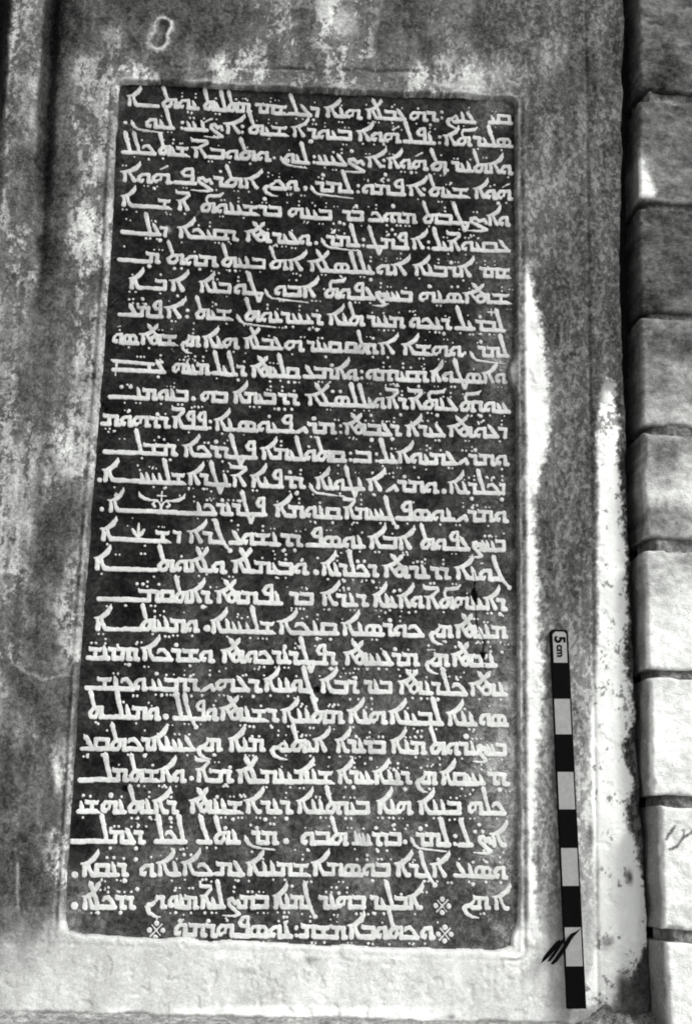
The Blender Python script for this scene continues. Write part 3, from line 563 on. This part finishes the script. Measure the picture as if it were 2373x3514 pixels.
class Field:
    def __init__(s, u0, u1, v0, v1, h=.00062):
        s.h = h; s.u0 = u0; s.v0 = v0
        s.n = int((u1 - u0) / h) + 2; s.m = int((v1 - v0) / h) + 2
        s.A = np.full((s.m, s.n), .05, np.float32)
    def cap(s, a, b, ra, rb):
        R = max(ra, rb) + .002
        i0 = max(0, int((min(a[0], b[0]) - R - s.u0) / s.h)); i1 = min(s.n, int((max(a[0], b[0]) + R - s.u0) / s.h) + 2)
        j0 = max(0, int((min(a[1], b[1]) - R - s.v0) / s.h)); j1 = min(s.m, int((max(a[1], b[1]) + R - s.v0) / s.h) + 2)
        if i1 <= i0 or j1 <= j0: return
        u = (s.u0 + np.arange(i0, i1) * s.h)[None, :]; v = (s.v0 + np.arange(j0, j1) * s.h)[:, None]
        dx, dy = b[0] - a[0], b[1] - a[1]; L = dx * dx + dy * dy + 1e-12
        t = np.clip(((u - a[0]) * dx + (v - a[1]) * dy) / L, 0, 1)
        d = np.hypot(u - a[0] - t * dx, v - a[1] - t * dy) - (ra + (rb - ra) * t)
        np.minimum(s.A[j0:j1, i0:i1], d, out=s.A[j0:j1, i0:i1])
    def stroke(s, pts):
        if len(pts) == 1: pts = pts * 2
        for p, q in zip(pts[:-1], pts[1:]): s.cap(p, q, p[2], q[2])
    def mesh(s, name, top, mat, parent):
        A = s.A; h = s.h
        cen = (A[:-1, :-1] + A[1:, :-1] + A[:-1, 1:] + A[1:, 1:]) * .25 < 0
        if not cen.any(): return None
        gv, gu = np.gradient(A, h)
        idx = -np.ones(A.shape, np.int64)
        used = np.zeros(A.shape, bool)
        used[:-1, :-1] |= cen; used[1:, :-1] |= cen; used[:-1, 1:] |= cen; used[1:, 1:] |= cen
        full = np.zeros(A.shape, bool)
        full[1:-1, 1:-1] = cen[:-1, :-1] & cen[1:, :-1] & cen[:-1, 1:] & cen[1:, 1:]
        edge = used & ~full
        idx[used] = np.arange(used.sum())
        jj, ii = np.nonzero(used)
        u = s.u0 + ii * h; v = s.v0 + jj * h
        e = edge[jj, ii]; d = A[jj, ii]; g_u = gu[jj, ii]; g_v = gv[jj, ii]
        g = np.maximum(np.hypot(g_u, g_v), .3); g_u = g_u / g; g_v = g_v / g
        mv = np.where(e, np.clip(d, -.8 * h, .8 * h), 0)
        u = u - mv * g_u; v = v - mv * g_v
        dome = .00035 * np.clip(-d / .0012, 0, 1)
        V = np.stack([u, -(top + dome), v], -1)
        cj, ci = np.nonzero(cen)
        Q = np.stack([idx[cj, ci], idx[cj, ci + 1], idx[cj + 1, ci + 1], idx[cj + 1, ci]], -1)
        # skirts down into the slab
        low = -np.ones(A.shape, np.int64); low[edge] = np.arange(edge.sum()) + len(V)
        ej, ei = np.nonzero(edge); k = idx[ej, ei]
        VL = np.stack([V[k, 0] + g_u[k] * .0004, np.full(len(k), .0012), V[k, 2] + g_v[k] * .0004], -1)
        pad = np.pad(cen, 1); c = pad[1:-1, 1:-1]
        S = []
        for (dj, di, a, b) in ((-1, 0, (0, 0), (0, 1)), (1, 0, (1, 1), (1, 0)), (0, -1, (1, 0), (0, 0)), (0, 1, (0, 1), (1, 1))):
            nb = pad[1 + dj:pad.shape[0] - 1 + dj, 1 + di:pad.shape[1] - 1 + di]
            bj, bi = np.nonzero(c & ~nb)
            S.append(np.stack([idx[bj + a[0], bi + a[1]], low[bj + a[0], bi + a[1]], low[bj + b[0], bi + b[1]], idx[bj + b[0], bi + b[1]]], -1))
        VA = np.concatenate([V, VL])
        px_, py_ = PIX(VA[:, 0], VA[:, 2])
        tone = np.interp(py_, [300, 1500, 2500, 3200], [.715, .76, .83, .82]) + 0.055 * fbm(VA[:, 0], VA[:, 2], .02, 700, 5, .7) - .07 * sstep(.3, .8, fbm(VA[:, 0], VA[:, 2], .05, 710, 3))
        return mesh_np(name, VA, np.concatenate([Q] + S), mat, parent, {'tone': tone, 'grit': np.full(len(VA), .045)})

rows = parse_rows(); dots = parse_dots()
rr_ = random.Random(5)
lines = []
for k, ws in enumerate(rows):
    cu = np.array([float(P((a + b) / 2, y)[0]) for a, b, y, s_ in ws if s_ not in 'J']); cvv = np.array([float(P((a + b) / 2, y)[1]) for a, b, y, s_ in ws if s_ not in 'J'])
    fit = np.polyfit(cu, cvv, 2)
    yc = np.mean([y for _, _, y, _ in ws])
    mpp = float(P(1001., yc)[0] - P(1000., yc)[0])
    xh = np.interp(k, [0, 12, 20, 29], [73, 78, 86, 86]) * CS * mpp
    lines.append((fit, yc, mpp, xh))
dot_line = {}
for x, y, r in dots:
    u, v = (float(q) for q in P(x, y))
    k = min(range(len(lines)), key=lambda k: abs(np.polyval(lines[k][0], u) + .5 * lines[k][3] - v))
    dot_line.setdefault(k, []).append((u, v, r * lines[k][2]))
for k, ws in enumerate(rows):
    fit, yc, mpp, xh = lines[k]
    ul = float(P(min(a for a, _, _, _ in ws) - 70., yc)[0]); ur = float(P(max(b for _, b, _, _ in ws) + 90., yc)[0])
    vm = [np.polyval(fit, q) for q in (ul, (ul + ur) / 2, ur)]
    F = Field(ul, ur, min(vm) - 1.5 * xh, max(vm) + 2.7 * xh)
    for a, b, y, word in ws:
        ua = float(P(a, y)[0]); ub = float(P(b, y)[0])
        wv = float(P((a + b) / 2, y)[1])
        def bl(u): return np.polyval(fit, u) * .7 + wv * .3
        wob = lambda: 1 + rr_.uniform(-.05, .05)
        if word == 'J':
            Wd = (ub - ua) / xh
            st = [(.0, 1.0, .03), (.12, .72, .17), (.3, .42, .13), (.62, .2, .1), (Wd * .5, .1, .085), (Wd, .0, .04)]
            F.stroke([(ua + x * xh, bl(ua) * .0 + wv + (yy) * xh, r * xh) for x, yy, r in st]); continue
        if word == ':':
            m_ = (ua + ub) / 2
            for yy in (.2, .78): F.stroke([(m_, bl(m_) + yy * xh, .15 * xh)])
            continue
        if word == '.':
            m_ = (ua + ub) / 2
            F.stroke([(m_, wv + .28 * xh, max(.13 * xh, (ub - ua) / 2 * .95))]); continue
        if word == '*':
            m_ = (ua + ub) / 2
            for dx, dy in ((0, .95), (0, -.05), (.5, .45), (-.5, .45)): F.stroke([(m_ + dx * xh, wv + dy * xh, .19 * xh)])
            F.stroke([(m_ - .42 * xh, wv + .0 * xh, .05 * xh), (m_ + .42 * xh, wv + .9 * xh, .05 * xh)])
            F.stroke([(m_ - .35 * xh, wv + .85 * xh, .04 * xh), (m_ + .35 * xh, wv + .05 * xh, .04 * xh)])
            continue
        ww = [GL[c_][0] for c_ in word]; stretch = [c_ in '_' for c_ in word]
        tot = (ub - ua) / xh
        if any(stretch):
            fix = sum(q for q, s_ in zip(ww, stretch) if not s_)
            ns = sum(stretch); q = max(.15, (tot - fix) / ns); sx_ = 1.0 if q > .15 else (tot - .15 * ns) / fix
            scal = [q if s_ else sx_ for s_ in stretch]
        else:
            scal = [tot / sum(ww)] * len(word)
        x = tot
        for n_, c_ in enumerate(word):
            wd = ww[n_] * scal[n_]; x -= wd
            jx = rr_.uniform(-.02, .02); jy = rr_.uniform(-.03, .03)
            pr = 1.2 * min(1.0, .6 + .45 * scal[n_]) * rr_.uniform(.93, 1.05)
            kx = scal[n_]
            for st in GL[c_][1]:
                if n_ == 0 and c_ not in '_':         # nothing joins the first letter from the right
                    pass
                F.stroke([(ua + (x + min(px_, ww[n_] + .9) * kx + jx) * xh, bl(ua + (x + px_ * kx) * xh) + (py_ + jy + .13 * max(0, py_ - 1.1)) * xh, r * pr * xh) for px_, py_, r in st])
            # bind to the next letter
            if c_ not in NOJOIN and n_ < len(word) - 1:
                F.stroke([(ua + (x - .05) * xh, bl(ua + x * xh) + B * xh, B * xh), (ua + (x + .15) * xh, bl(ua + x * xh) + B * xh, B * xh)])
            # vowel points
            if c_ not in '_P':
                q = rr_.random(); cxm = ua + (x + wd * rr_.uniform(.3, .7)) * xh
                rs = xh * rr_.uniform(.07, .1)
                if q < .20: F.stroke([(cxm, bl(cxm) - .27 * xh, rs)])
                elif q < .30:
                    for o_ in (-.17, .17): F.stroke([(cxm + o_ * xh, bl(cxm) - .27 * xh, rs)])
                elif q < .48 and c_ not in 'ltTAaQVCDpj':
                    F.stroke([(cxm, bl(cxm) + 1.28 * xh, rs)])
                elif q < .62 and c_ not in 'ltTAaQVCDpj':
                    for o_ in (0, .36): F.stroke([(cxm, bl(cxm) + (1.25 + o_) * xh, rs)])
                elif q < .68 and c_ not in 'ltTAaQVCDpj':
                    for o_ in (-.17, .17): F.stroke([(cxm + o_ * xh, bl(cxm) + 1.28 * xh, rs)])
    nsp = 16
    for _ in range(nsp):             # small vowel points and flecks left between the rows
        u = rr_.uniform(float(P(min(a for a, _, _, _ in ws), yc)[0]), float(P(max(b for _, b, _, _ in ws), yc)[0]))
        yy = rr_.choice([-.42, -.36, -.28, 1.3, 1.42, 1.55])
        r_s = rr_.uniform(.055, .095) * xh
        F.stroke([(u, np.polyval(fit, u) + yy * xh, r_s)])
        if rr_.random() < .4: F.stroke([(u + .3 * xh, np.polyval(fit, u) + yy * xh, r_s)])
    for u, v, r in dot_line.get(k, []): F.stroke([(u, v, r * 1.02)])
    if k == 15:      # stem with a small cross between two leaves, growing from the long bar
        m_ = float(P(300 + 482 * CS, 1750.)[0]); b_ = np.polyval(fit, m_) + .25 * xh
        F.stroke([(m_, b_, .13 * xh), (m_, b_ + .35 * xh, .1 * xh)])
        for s_ in (-1, 1):
            F.stroke([(m_ + s_ * q * xh, b_ + yy * xh, r * xh) for q, yy, r in [(0, .3, .09), (.15, .65, .07), (.4, .85, .08), (.9, .85, .1), (1.4, .98, .15), (1.75, 1.2, .12), (1.85, 1.5, .03)]])
            F.stroke([(m_ + s_ * q * xh, b_ + yy * xh, r * xh) for q, yy, r in [(.3, .8, .06), (.55, .72, .06), (.68, .5, .08), (.5, .35, .12)]])
        F.stroke([(m_, b_ + .8 * xh, .06 * xh), (m_, b_ + 1.6 * xh, .05 * xh)]); F.stroke([(m_ - .35 * xh, b_ + 1.25 * xh, .06 * xh), (m_ + .35 * xh, b_ + 1.25 * xh, .06 * xh)])
    if k == 16:      # three-leaved sprig on the bar
        m_ = float(P(300 + 330 * CS, 1850.)[0]); b_ = np.polyval(fit, m_) + .2 * xh
        F.stroke([(m_, b_ + .1 * xh, .06 * xh), (m_ + .02 * xh, b_ + .8 * xh, .13 * xh), (m_ + .02 * xh, b_ + 1.35 * xh, .02 * xh)])
        for s_ in (-1, 1):
            F.stroke([(m_, b_ + .1 * xh, .05 * xh), (m_ + s_ * .28 * xh, b_ + .55 * xh, .16 * xh), (m_ + s_ * .45 * xh, b_ + .8 * xh, .1 * xh)])
    if k == 8:       # little cross over the first word
        u, v = (float(q) for q in P(960 + 1385 * CS, 720 + 675 * CS))
        F.stroke([(u - .3 * xh, v, .06 * xh), (u + .3 * xh, v, .06 * xh)]); F.stroke([(u, v - .3 * xh, .06 * xh), (u, v + .3 * xh, .06 * xh)])
    if k in (1, 2, 3):   # acute strokes
        for cr, x, y in {1: [('R1', 755, 290), ('L1', 640, 295)], 2: [('R1', 910, 462)], 3: [('R1', 1480, 665), ('L1', 350, 605)]}[k]:
            u, v = (float(q) for q in P(CR[cr][0] + x * CS, CR[cr][1] + y * CS))
            F.stroke([(u - .3 * xh, v - .18 * xh, .05 * xh), (u + .3 * xh, v + .18 * xh, .08 * xh)])
    # chisel wobble and wear
    uu = F.u0 + np.arange(F.n) * F.h; vv_ = F.v0 + np.arange(F.m) * F.h
    UU, VV = np.meshgrid(uu, vv_)
    F.A += (.00042 * noise(UU, VV, .0042, 300) + .0003 * noise(UU, VV, .0019, 301)).astype(np.float32)
    XX, YY = PIX(UU, VV)
    wear = sstep(.45, .8, fbm(UU, VV, .03, 310, 3)) * .35
    for bx, by, sx, sy, a_ in [(1120, 235, 34, 26, 1.0), (290, 225, 22, 14, .5), (1130, 290, 20, 20, .5), (285, 410, 12, 26, .6), (890, 485, 40, 16, .25), (1140, 2045, 26, 18, .5), (190, 640, 12, 24, .4), (560, 1420, 40, 12, .7), (270, 1420, 16, 16, .8), (460, 1590, 26, 12, .6), (190, 1690, 30, 10, .8), (510, 620, 20, 10, .6), (1140, 1000, 10, 40, .4), (250, 760, 16, 14, .8), (330, 2020, 20, 14, .6), (990, 420, 10, 10, .3), (400, 1210, 22, 18, .6), (700, 780, 30, 12, .4)]:
        wear = np.maximum(wear, a_ * np.exp(-(((XX / K - bx) / sx) ** 2 + ((YY / K - by) / sy) ** 2)))
    F.A += (.0011 * wear * (.4 + sstep(-.5, .6, noise(UU, VV, .0035, 320)))).astype(np.float32)
    F.A = np.maximum(F.A, (-crack_d(XX, YY) * mpp - .0).astype(np.float32) * 1.0)
    os_ = open_sd(XX, YY)
    F.A = np.maximum(F.A, ((os_ + 6) * mpp).astype(np.float32))
    F.mesh('inscription_line', .00085 + .00018 * (k % 3), M_letter, slab)

# ------------------------------------------------------------------ stone pier at the right (courses of blocks)
pier = empty('stone_pier', 'pier of coursed pale limestone blocks with dark joints beside the plastered wall', 'pier')
# top, bottom rows, left arris at the back and at the front face (photo pixels of the half-size sheet)
BLK = [(-120, 206, 1436, 1441), (233, 459, 1436, 1444), (475, 707, 1438, 1452), (725, 966, 1442, 1456), (984, 1221, 1440, 1463), (1250, 1517, 1444, 1468), (1538, 1802, 1452, 1477), (1830, 2108, 1464, 1500), (2140, 2420, 1470, 1516)]
BT = [
 [(1440, 20, 120), (1470, 60, 112), (1500, 100, 88), (1540, 60, 96), (1490, 40, 104), (1560, 110, 118), (1520, 160, 72), (1460, 160, 88), (1555, 170, 84), (1450, 195, 70)],
 [(1460, 250, 96), (1530, 250, 98), (1560, 300, 104), (1470, 320, 92), (1520, 340, 96), (1450, 380, 150), (1560, 400, 110), (1500, 430, 100), (1480, 430, 118)],
 [(1460, 490, 82), (1540, 490, 78), (1480, 560, 88), (1550, 560, 92), (1480, 620, 96), (1540, 640, 66), (1500, 620, 74), (1480, 680, 70), (1550, 690, 96)],
 [(1470, 740, 120), (1560, 740, 112), (1480, 790, 84), (1550, 790, 80), (1480, 840, 152), (1550, 840, 158), (1500, 880, 112), (1560, 880, 130), (1480, 930, 160), (1550, 930, 168)],
 [(1480, 1000, 150), (1560, 1000, 148), (1490, 1025, 104), (1520, 1025, 104), (1560, 1060, 180), (1480, 1070, 172), (1480, 1120, 208), (1550, 1120, 222), (1490, 1180, 128), (1550, 1180, 150), (1480, 1210, 150)],
 [(1480, 1265, 176), (1550, 1265, 170), (1480, 1320, 196), (1550, 1320, 206), (1480, 1400, 230), (1550, 1400, 236), (1500, 1480, 240), (1550, 1500, 232)],
 [(1490, 1550, 222), (1550, 1550, 224), (1500, 1620, 240), (1550, 1640, 236), (1500, 1700, 238), (1545, 1760, 222), (1500, 1780, 232)],
 [(1510, 1850, 222), (1555, 1850, 226), (1520, 1900, 230), (1550, 1960, 236), (1520, 2000, 232), (1540, 2080, 226)],
 [(1530, 2160, 232), (1560, 2200, 236), (1540, 2280, 230)],
]
uPR = float(P(2480., 1757.)[0]) + .04
BINF = []
for bi, (yt, yb, xbk, xfr) in enumerate(BLK):
    ym = (max(yt, 0) + min(yb, 2324)) / 2 * K
    ub_ = float(P(xbk * K, ym)[0])
    lo, hi = -.05, .3              # how far the block stands out so that its side face spans xbk..xfr
    for _ in range(40):
        md = (lo + hi) / 2
        if float(P(xfr * K, ym, md)[0]) > ub_: lo = md
        else: hi = md
    dep = max(.03, min(.13, lo))
    zt = float(P(1500. * K, yt * K, dep)[1]); zb = float(P(1500. * K, yb * K, dep)[1])
    BINF.append((ub_, zb, dep, zt))
    h = .0024
    nx = int((uPR - ub_) / h); nz_ = int((zt - zb) / h)
    a, b = np.meshgrid(np.linspace(0, uPR - ub_, nx), np.linspace(0, zt - zb, nz_))
    R = .0045
    nn = R * (1 + .5 * noise(a * 0 + bi, b, .03, 400 + bi))
    dl = np.clip((R - a) / R, 0, 1); dt = np.clip((R - b) / R, 0, 1); d2 = np.clip((R - (zt - zb - b)) / R, 0, 1)
    drop = R * .75 * (1 - np.sqrt(np.clip(1 - dl ** 2, 0, 1))) + R * .6 * (1 - np.sqrt(np.clip(1 - np.maximum(dt, d2) ** 2, 0, 1)))
    rel = .0016 * fbm(a + bi, b, .06, 410 + bi, 4) + .0017 * fbm(a + bi, b, .014, 420 + bi, 4)
    chip = sstep(.4, .8, fbm(a + 2 * bi, b, .025, 430 + bi, 3)) * np.maximum(dl, np.maximum(dt, d2)) * .008
    Yf = -(dep + rel - drop - chip)
    Xf = ub_ + a + .003 * noise(b, b * 0 + bi, .05, 440)
    hh_ = zt - zb
    Zf = zb + b + (.0022 * fbm(a, a * 0 + bi, .03, 445, 4) * sstep(hh_ - .03, hh_, b) + .0022 * fbm(a, a * 0 + bi, .03, 447, 4) * sstep(.03, 0, b))
    px_, py_ = PIX(Xf, Zf, dep)
    Tb = idw(np.array([(x, y, t) for x, y, t in BT[bi]], float), px_ / K, py_ / K, 20.)
    wpx = px_ / K + 5 * fbm(a, b, .02, 450, 4); wpy = py_ / K + 5 * fbm(a, b, .02, 460, 4)
    Tb = Tb + 24 * fbm(a * .6 + bi, b * 1.5, .028, 470 + bi, 5, .75) * np.interp(Tb, [0, 140, 200, 240], [.9, 1.4, 1.1, .55]) + 10 * fbm(a + bi, b, .006, 475 + bi, 2)
    if bi == 1:
        g = sstep(12, 0, (wpx - 1448) - 30 * sstep(360, 440, wpy)) * sstep(350, 372, wpy) * sstep(452, 440, wpy); Tb = Tb + (240 - Tb) * g
    if bi == 0:
        Tb = Tb - 24 * sstep(.0, .6, fbm(a, b, .03, 480, 4))
    if bi == 7:   # charcoal scribble
        for seg in ([(1509, 1900), (1516, 1890), (1527, 1872)], [(1512, 1924), (1530, 1916), (1546, 1898), (1549, 1880), (1544, 1884)], [(1546, 1898), (1575, 1880)]):
            for p, q in zip(seg[:-1], seg[1:]):
                ex, ey = q[0] - p[0], q[1] - p[1]; t = np.clip(((wpx - p[0]) * ex + (wpy - p[1]) * ey) / (ex * ex + ey * ey), 0, 1)
                dd = np.hypot(wpx - p[0] - t * ex, wpy - p[1] - t * ey); Tb = Tb + (105 - Tb) * sstep(4.2, 1.5, dd)
    n0 = nx * nz_
    Vv = [np.stack([Xf, Yf, Zf], -1).reshape(-1, 3)]; tn = [Tb.ravel()]
    gi = np.arange(n0).reshape(nz_, nx)
    loop = np.concatenate([gi[0, :], gi[1:, -1], gi[-1, -2::-1], gi[-2:0:-1, 0]])
    ql = [grid_quads(nx, nz_)]
    prev = loop; cur = n0
    for s_ in range(1, 9):
        fpos = Vv[0][loop].copy(); fpos[:, 1] = fpos[:, 1] * (1 - s_ / 8) + .06 * (s_ / 8)
        fpos[:, 0] += .002 * noise(fpos[:, 1] * 1, fpos[:, 2], .02, 490)
        Vv.append(fpos); tn.append(np.clip(tn[0][loop], 0, 190) * .6 + 30 + 10 * noise(fpos[:, 1], fpos[:, 2], .02, 495))  # side faces darker than the front, shade painted into their tone
        nxt = np.arange(cur, cur + len(loop)); cur += len(loop)
        ql.append(np.stack([prev, nxt, np.roll(nxt, -1), np.roll(prev, -1)], -1)); prev = nxt
    tn = np.concatenate(tn)
    mesh_np('stone_block', np.concatenate(Vv), np.concatenate(ql), M_block, pier, {'tone': np.clip(tn / 255, .08, .98), 'grit': np.where(tn > 200, .035, .055)})
# mortar set a little back in the joints
for k_, (a0, a1) in enumerate(zip(BINF[:-1], BINF[1:])):
    back = min(a0[2], a1[2]); x0 = max(a0[0], a1[0]) + .004
    n_, m_ = int((uPR - .004 - x0) / .002), 24
    a, b = np.meshgrid(np.linspace(x0, uPR - .004, n_), np.linspace(a1[3] - .010, a0[1] + .010, m_))
    yy = -back + .009 + .005 * fbm(a, b, .02, 520 + k_, 4) + .05 * sstep(x0 + .012, x0, a)
    mesh_np('joint_mortar', np.stack([a, yy, b], -1).reshape(-1, 3), grid_quads(n_, m_), M_mortar, pier)

# ------------------------------------------------------------------ scale bar leaning on the wall
bar = empty('scale_bar', 'slim black and pale banded measuring bar leaning on the wall right of the slab', 'scale bar')
# lower end stands off the wall, upper end touches it
pb = np.array([1947, 3462.]), np.array([2008, 3462.]); pt = np.array([1884, 2160.]), np.array([1949, 2160.])
d_bot, d_top = .030, .013
def B3(px, t):      # t: 0 top .. 1 bottom
    dd = d_top + (d_bot - d_top) * t
    u, v = P(px[0], px[1], dd); return Vector((float(u), -dd, float(v)))
tl, tr, bl_, br_ = B3(pt[0], 0), B3(pt[1], 0), B3(pb[0], 1), B3(pb[1], 1)
ctop, cbot = (tl + tr) / 2, (bl_ + br_) / 2
ax = (ctop - cbot); LB = ax.length; ax.normalize()
wb = ((tr - tl).length + (br_ - bl_).length) / 4
sx3 = Vector((1, 0, 0)); sx3 = (sx3 - ax * sx3.dot(ax)).normalized()
nz3 = sx3.cross(ax).normalized()          # out of the face, towards the viewer
if nz3.y > 0: nz3 = -nz3
def bar_pt(s, t, n): return cbot + ax * t + sx3 * s + nz3 * n
def prism(name, outline, n0, n1, mat, parent, bev=0):
    bm = bmesh.new()
    vs = [bm.verts.new(bar_pt(s, t, n1)) for s, t in outline]
    bm.faces.new(vs)
    r = bmesh.ops.extrude_face_region(bm, geom=bm.faces[:])
    for g in r['geom']:
        if isinstance(g, bmesh.types.BMVert): g.co -= nz3 * (n1 - n0)
    bmesh.ops.recalc_face_normals(bm, faces=bm.faces[:])
    if bev: bmesh.ops.bevel(bm, geom=bm.edges[:], offset=bev, segments=2, affect='EDGES')
    me = bpy.data.meshes.new(name); bm.to_mesh(me); bm.free(); me.materials.append(mat)
    o = bpy.data.objects.new(name, me); C.objects.link(o); o.parent = parent; return o
cr_ = .0045
top_out = [(-wb, 0), (wb, 0), (wb, LB - cr_)] + [(wb - cr_ + cr_ * math.cos(q), LB - cr_ + cr_ * math.sin(q)) for q in (.4, .8, 1.2)] + [(wb - cr_, LB), (-wb + cr_, LB)] + [(-wb + cr_ - cr_ * math.sin(q), LB - cr_ + cr_ * math.cos(q)) for q in (.4, .8, 1.2)] + [(-wb, LB - cr_)]
prism('rod', top_out, -.007, 0, M_black, bar, .0006)
# joints of the bands, measured down the photographed bar
ys = np.array([2160, 2274, 2398, 2520, 2649, 2777, 2910, 3040, 3182, 3316, 3462.])
def t_of(y):
    best = min(np.linspace(0, 1, 2001), key=lambda f: abs(PIX(np.array((cbot + ax * LB * f).x), np.array((cbot + ax * LB * f).z), -(cbot + ax * LB * f).y)[1] - y))
    return best * LB
ts = [t_of(y) for y in ys]
ed = .0030                                  # black edge lines along both sides
for i in range(10):
    t1, t0 = ts[i], ts[i + 1]
    if i == 0:
        q_ = LB - .0032
        out = [(-wb + ed, t0), (wb - ed, t0), (wb - ed, q_ - .003), (wb - ed - .003, q_), (-wb + ed + .004, q_), (-wb + ed, q_ - .004)]
        first = prism('pale_band', out, -.001, .0005, M_white, bar)
    elif i % 2 == 0:
        prism('pale_band', [(-wb + .0012, t0), (wb - .0022, t0), (wb - .0022, t1), (-wb + .0012, t1)], -.001, .0005, M_white, bar)
    else:
        prism('black_band', [(-wb + .0002, t0), (wb - .0002, t0), (wb - .0002, t1), (-wb + .0002, t1)], -.001, .0007, M_black, bar)
def bar_text(body, size, sc_, tc_, name):
    cu = bpy.data.curves.new(name, 'FONT'); cu.body = body; cu.size = size; cu.align_x = 'LEFT'; cu.offset = size * .035; cu.extrude = .0002
    ob = bpy.data.objects.new(name, cu); C.objects.link(ob)
    dg = bpy.context.evaluated_depsgraph_get(); dg.update()
    me = bpy.data.meshes.new_from_object(ob.evaluated_get(dg)); bpy.data.objects.remove(ob)
    # reads downwards: text x runs down the bar, text y runs to the right
    for v_ in me.vertices:
        v_.co = bar_pt(sc_ + v_.co.y, tc_ - v_.co.x, .0008 + v_.co.z)
    me.materials.clear(); me.materials.append(M_black)
    o = bpy.data.objects.new(name, me); C.objects.link(o); o.parent = first; return o
seg = LB - ts[1]
bar_text('5', wb * 1.65, -wb * .52, LB - seg * .20, 'printed_figure')
bar_text('cm', wb * 1.15, -wb * .34, LB - seg * .46, 'printed_unit')

# ------------------------------------------------------------------ black ink-like marks, added as thin slivers across the bar's lower end
bm = bmesh.new()
def blade(pts, dd=.031, th=.0012):
    ring_ = []
    for i_, (x, y, r) in enumerate(pts):
        p0 = pts[max(0, i_ - 1)]; p1 = pts[min(len(pts) - 1, i_ + 1)]
        tx, ty = p1[0] - p0[0], p1[1] - p0[1]; L_ = math.hypot(tx, ty); nx_, ny_ = -ty / L_, tx / L_
        row = []
        for sg, off in ((-1, 0), (0, 1), (1, 0), (0, -1)):
            u, v = P(x + nx_ * r * sg, y + ny_ * r * sg, dd)
            row.append(bm.verts.new((float(u), -dd - th * off, float(v))))
        ring_.append(row)
    for a_, b_ in zip(ring_[:-1], ring_[1:]):
        for q in range(4): bm.faces.new((a_[q], a_[(q + 1) % 4], b_[(q + 1) % 4], b_[q]))
    bm.faces.new(ring_[0]); bm.faces.new(ring_[-1][::-1])
def zc(x, y): return 1820 + x / 6.5375, 3100 + y / 6.5375
blade([(*zc(x, y), r / 6.54) for x, y, r in [(1110, 570, 6), (1010, 660, 24), (930, 710, 46), (860, 810, 48), (770, 970, 48), (660, 1130, 48), (560, 1270, 46), (480, 1350, 30), (455, 1370, 8)]])
blade([(*zc(x, y), r / 6.54) for x, y, r in [(660, 825, 12), (600, 890, 48), (500, 1010, 52), (400, 1130, 52), (320, 1220, 46), (260, 1300, 22), (235, 1330, 5)]], .0305)
blade([(*zc(x, y), r / 6.54) for x, y, r in [(765, 770, 14), (715, 840, 34), (650, 930, 36), (560, 1080, 36), (480, 1190, 38), (420, 1275, 30), (375, 1300, 8)]], .0312)
bmesh.ops.recalc_face_normals(bm, faces=bm.faces[:])
me = bpy.data.meshes.new('ink_marks'); bm.to_mesh(me); bm.free(); me.materials.append(M_black)
o = bpy.data.objects.new('ink_marks', me); C.objects.link(o)
o['label'] = 'three slanting black ink-like marks, added as thin slivers across the lower end of the scale bar'; o['category'] = 'mark'

# ------------------------------------------------------------------ ledge / ground and the crumbled mortar on it
gu = np.concatenate([np.linspace(-4, uL - .1, 20), np.linspace(uL - .08, uPR + .1, 420), np.linspace(uPR + .15, 4, 20)])
gd = np.concatenate([np.linspace(.2, -.25, 160), -.25 - np.geomspace(.01, 5, 30)])
A, Bq = np.meshgrid(gu, gd)
Zg = Z0 + .004 * fbm(A, Bq, .05, 500, 4) * sstep(-1, -.2, Bq) + .003 * fbm(A, Bq, .012, 510, 4) * sstep(-.4, -.2, Bq)
g = mesh_np('ground', np.stack([A, Bq, Zg], -1).reshape(-1, 3), grid_quads(len(gu), len(gd))[:, ::-1], M_ground)
g['kind'] = 'structure'
def heap(name, label, x0, x1, ypx, hgt, dep, seed, lab_cat='rubble'):
    ua, ub2 = float(P(float(x0), ypx, .02)[0]), float(P(float(x1), ypx, .02)[0])
    n, m = max(24, int((ub2 - ua) / .0022)), 40
    a, b = np.meshgrid(np.linspace(0, 1, n), np.linspace(0, 1, m))
    uu = ua + a * (ub2 - ua); yy = -.002 - b * dep
    env = np.clip(np.sin(np.pi * a), 0, 1) ** .45 * np.clip(1 - b, 0, 1) ** .8
    z = Z0 - .006 + env * hgt * (.75 + .5 * fbm(uu, yy, .03, seed, 4)) + env * .006 * fbm(uu, yy, .009, seed + 5, 4)
    o = mesh_np(name, np.stack([uu, yy, z], -1).reshape(-1, 3), grid_quads(n, m)[:, ::-1], M_rubble)
    o['label'] = label; o['category'] = lab_cat
    return o
heap('rubble_heap', 'ragged heap of crumbled mortar at the foot of the stone pier and scale bar', 1975, 2345, 3494., .040, .07, 600)
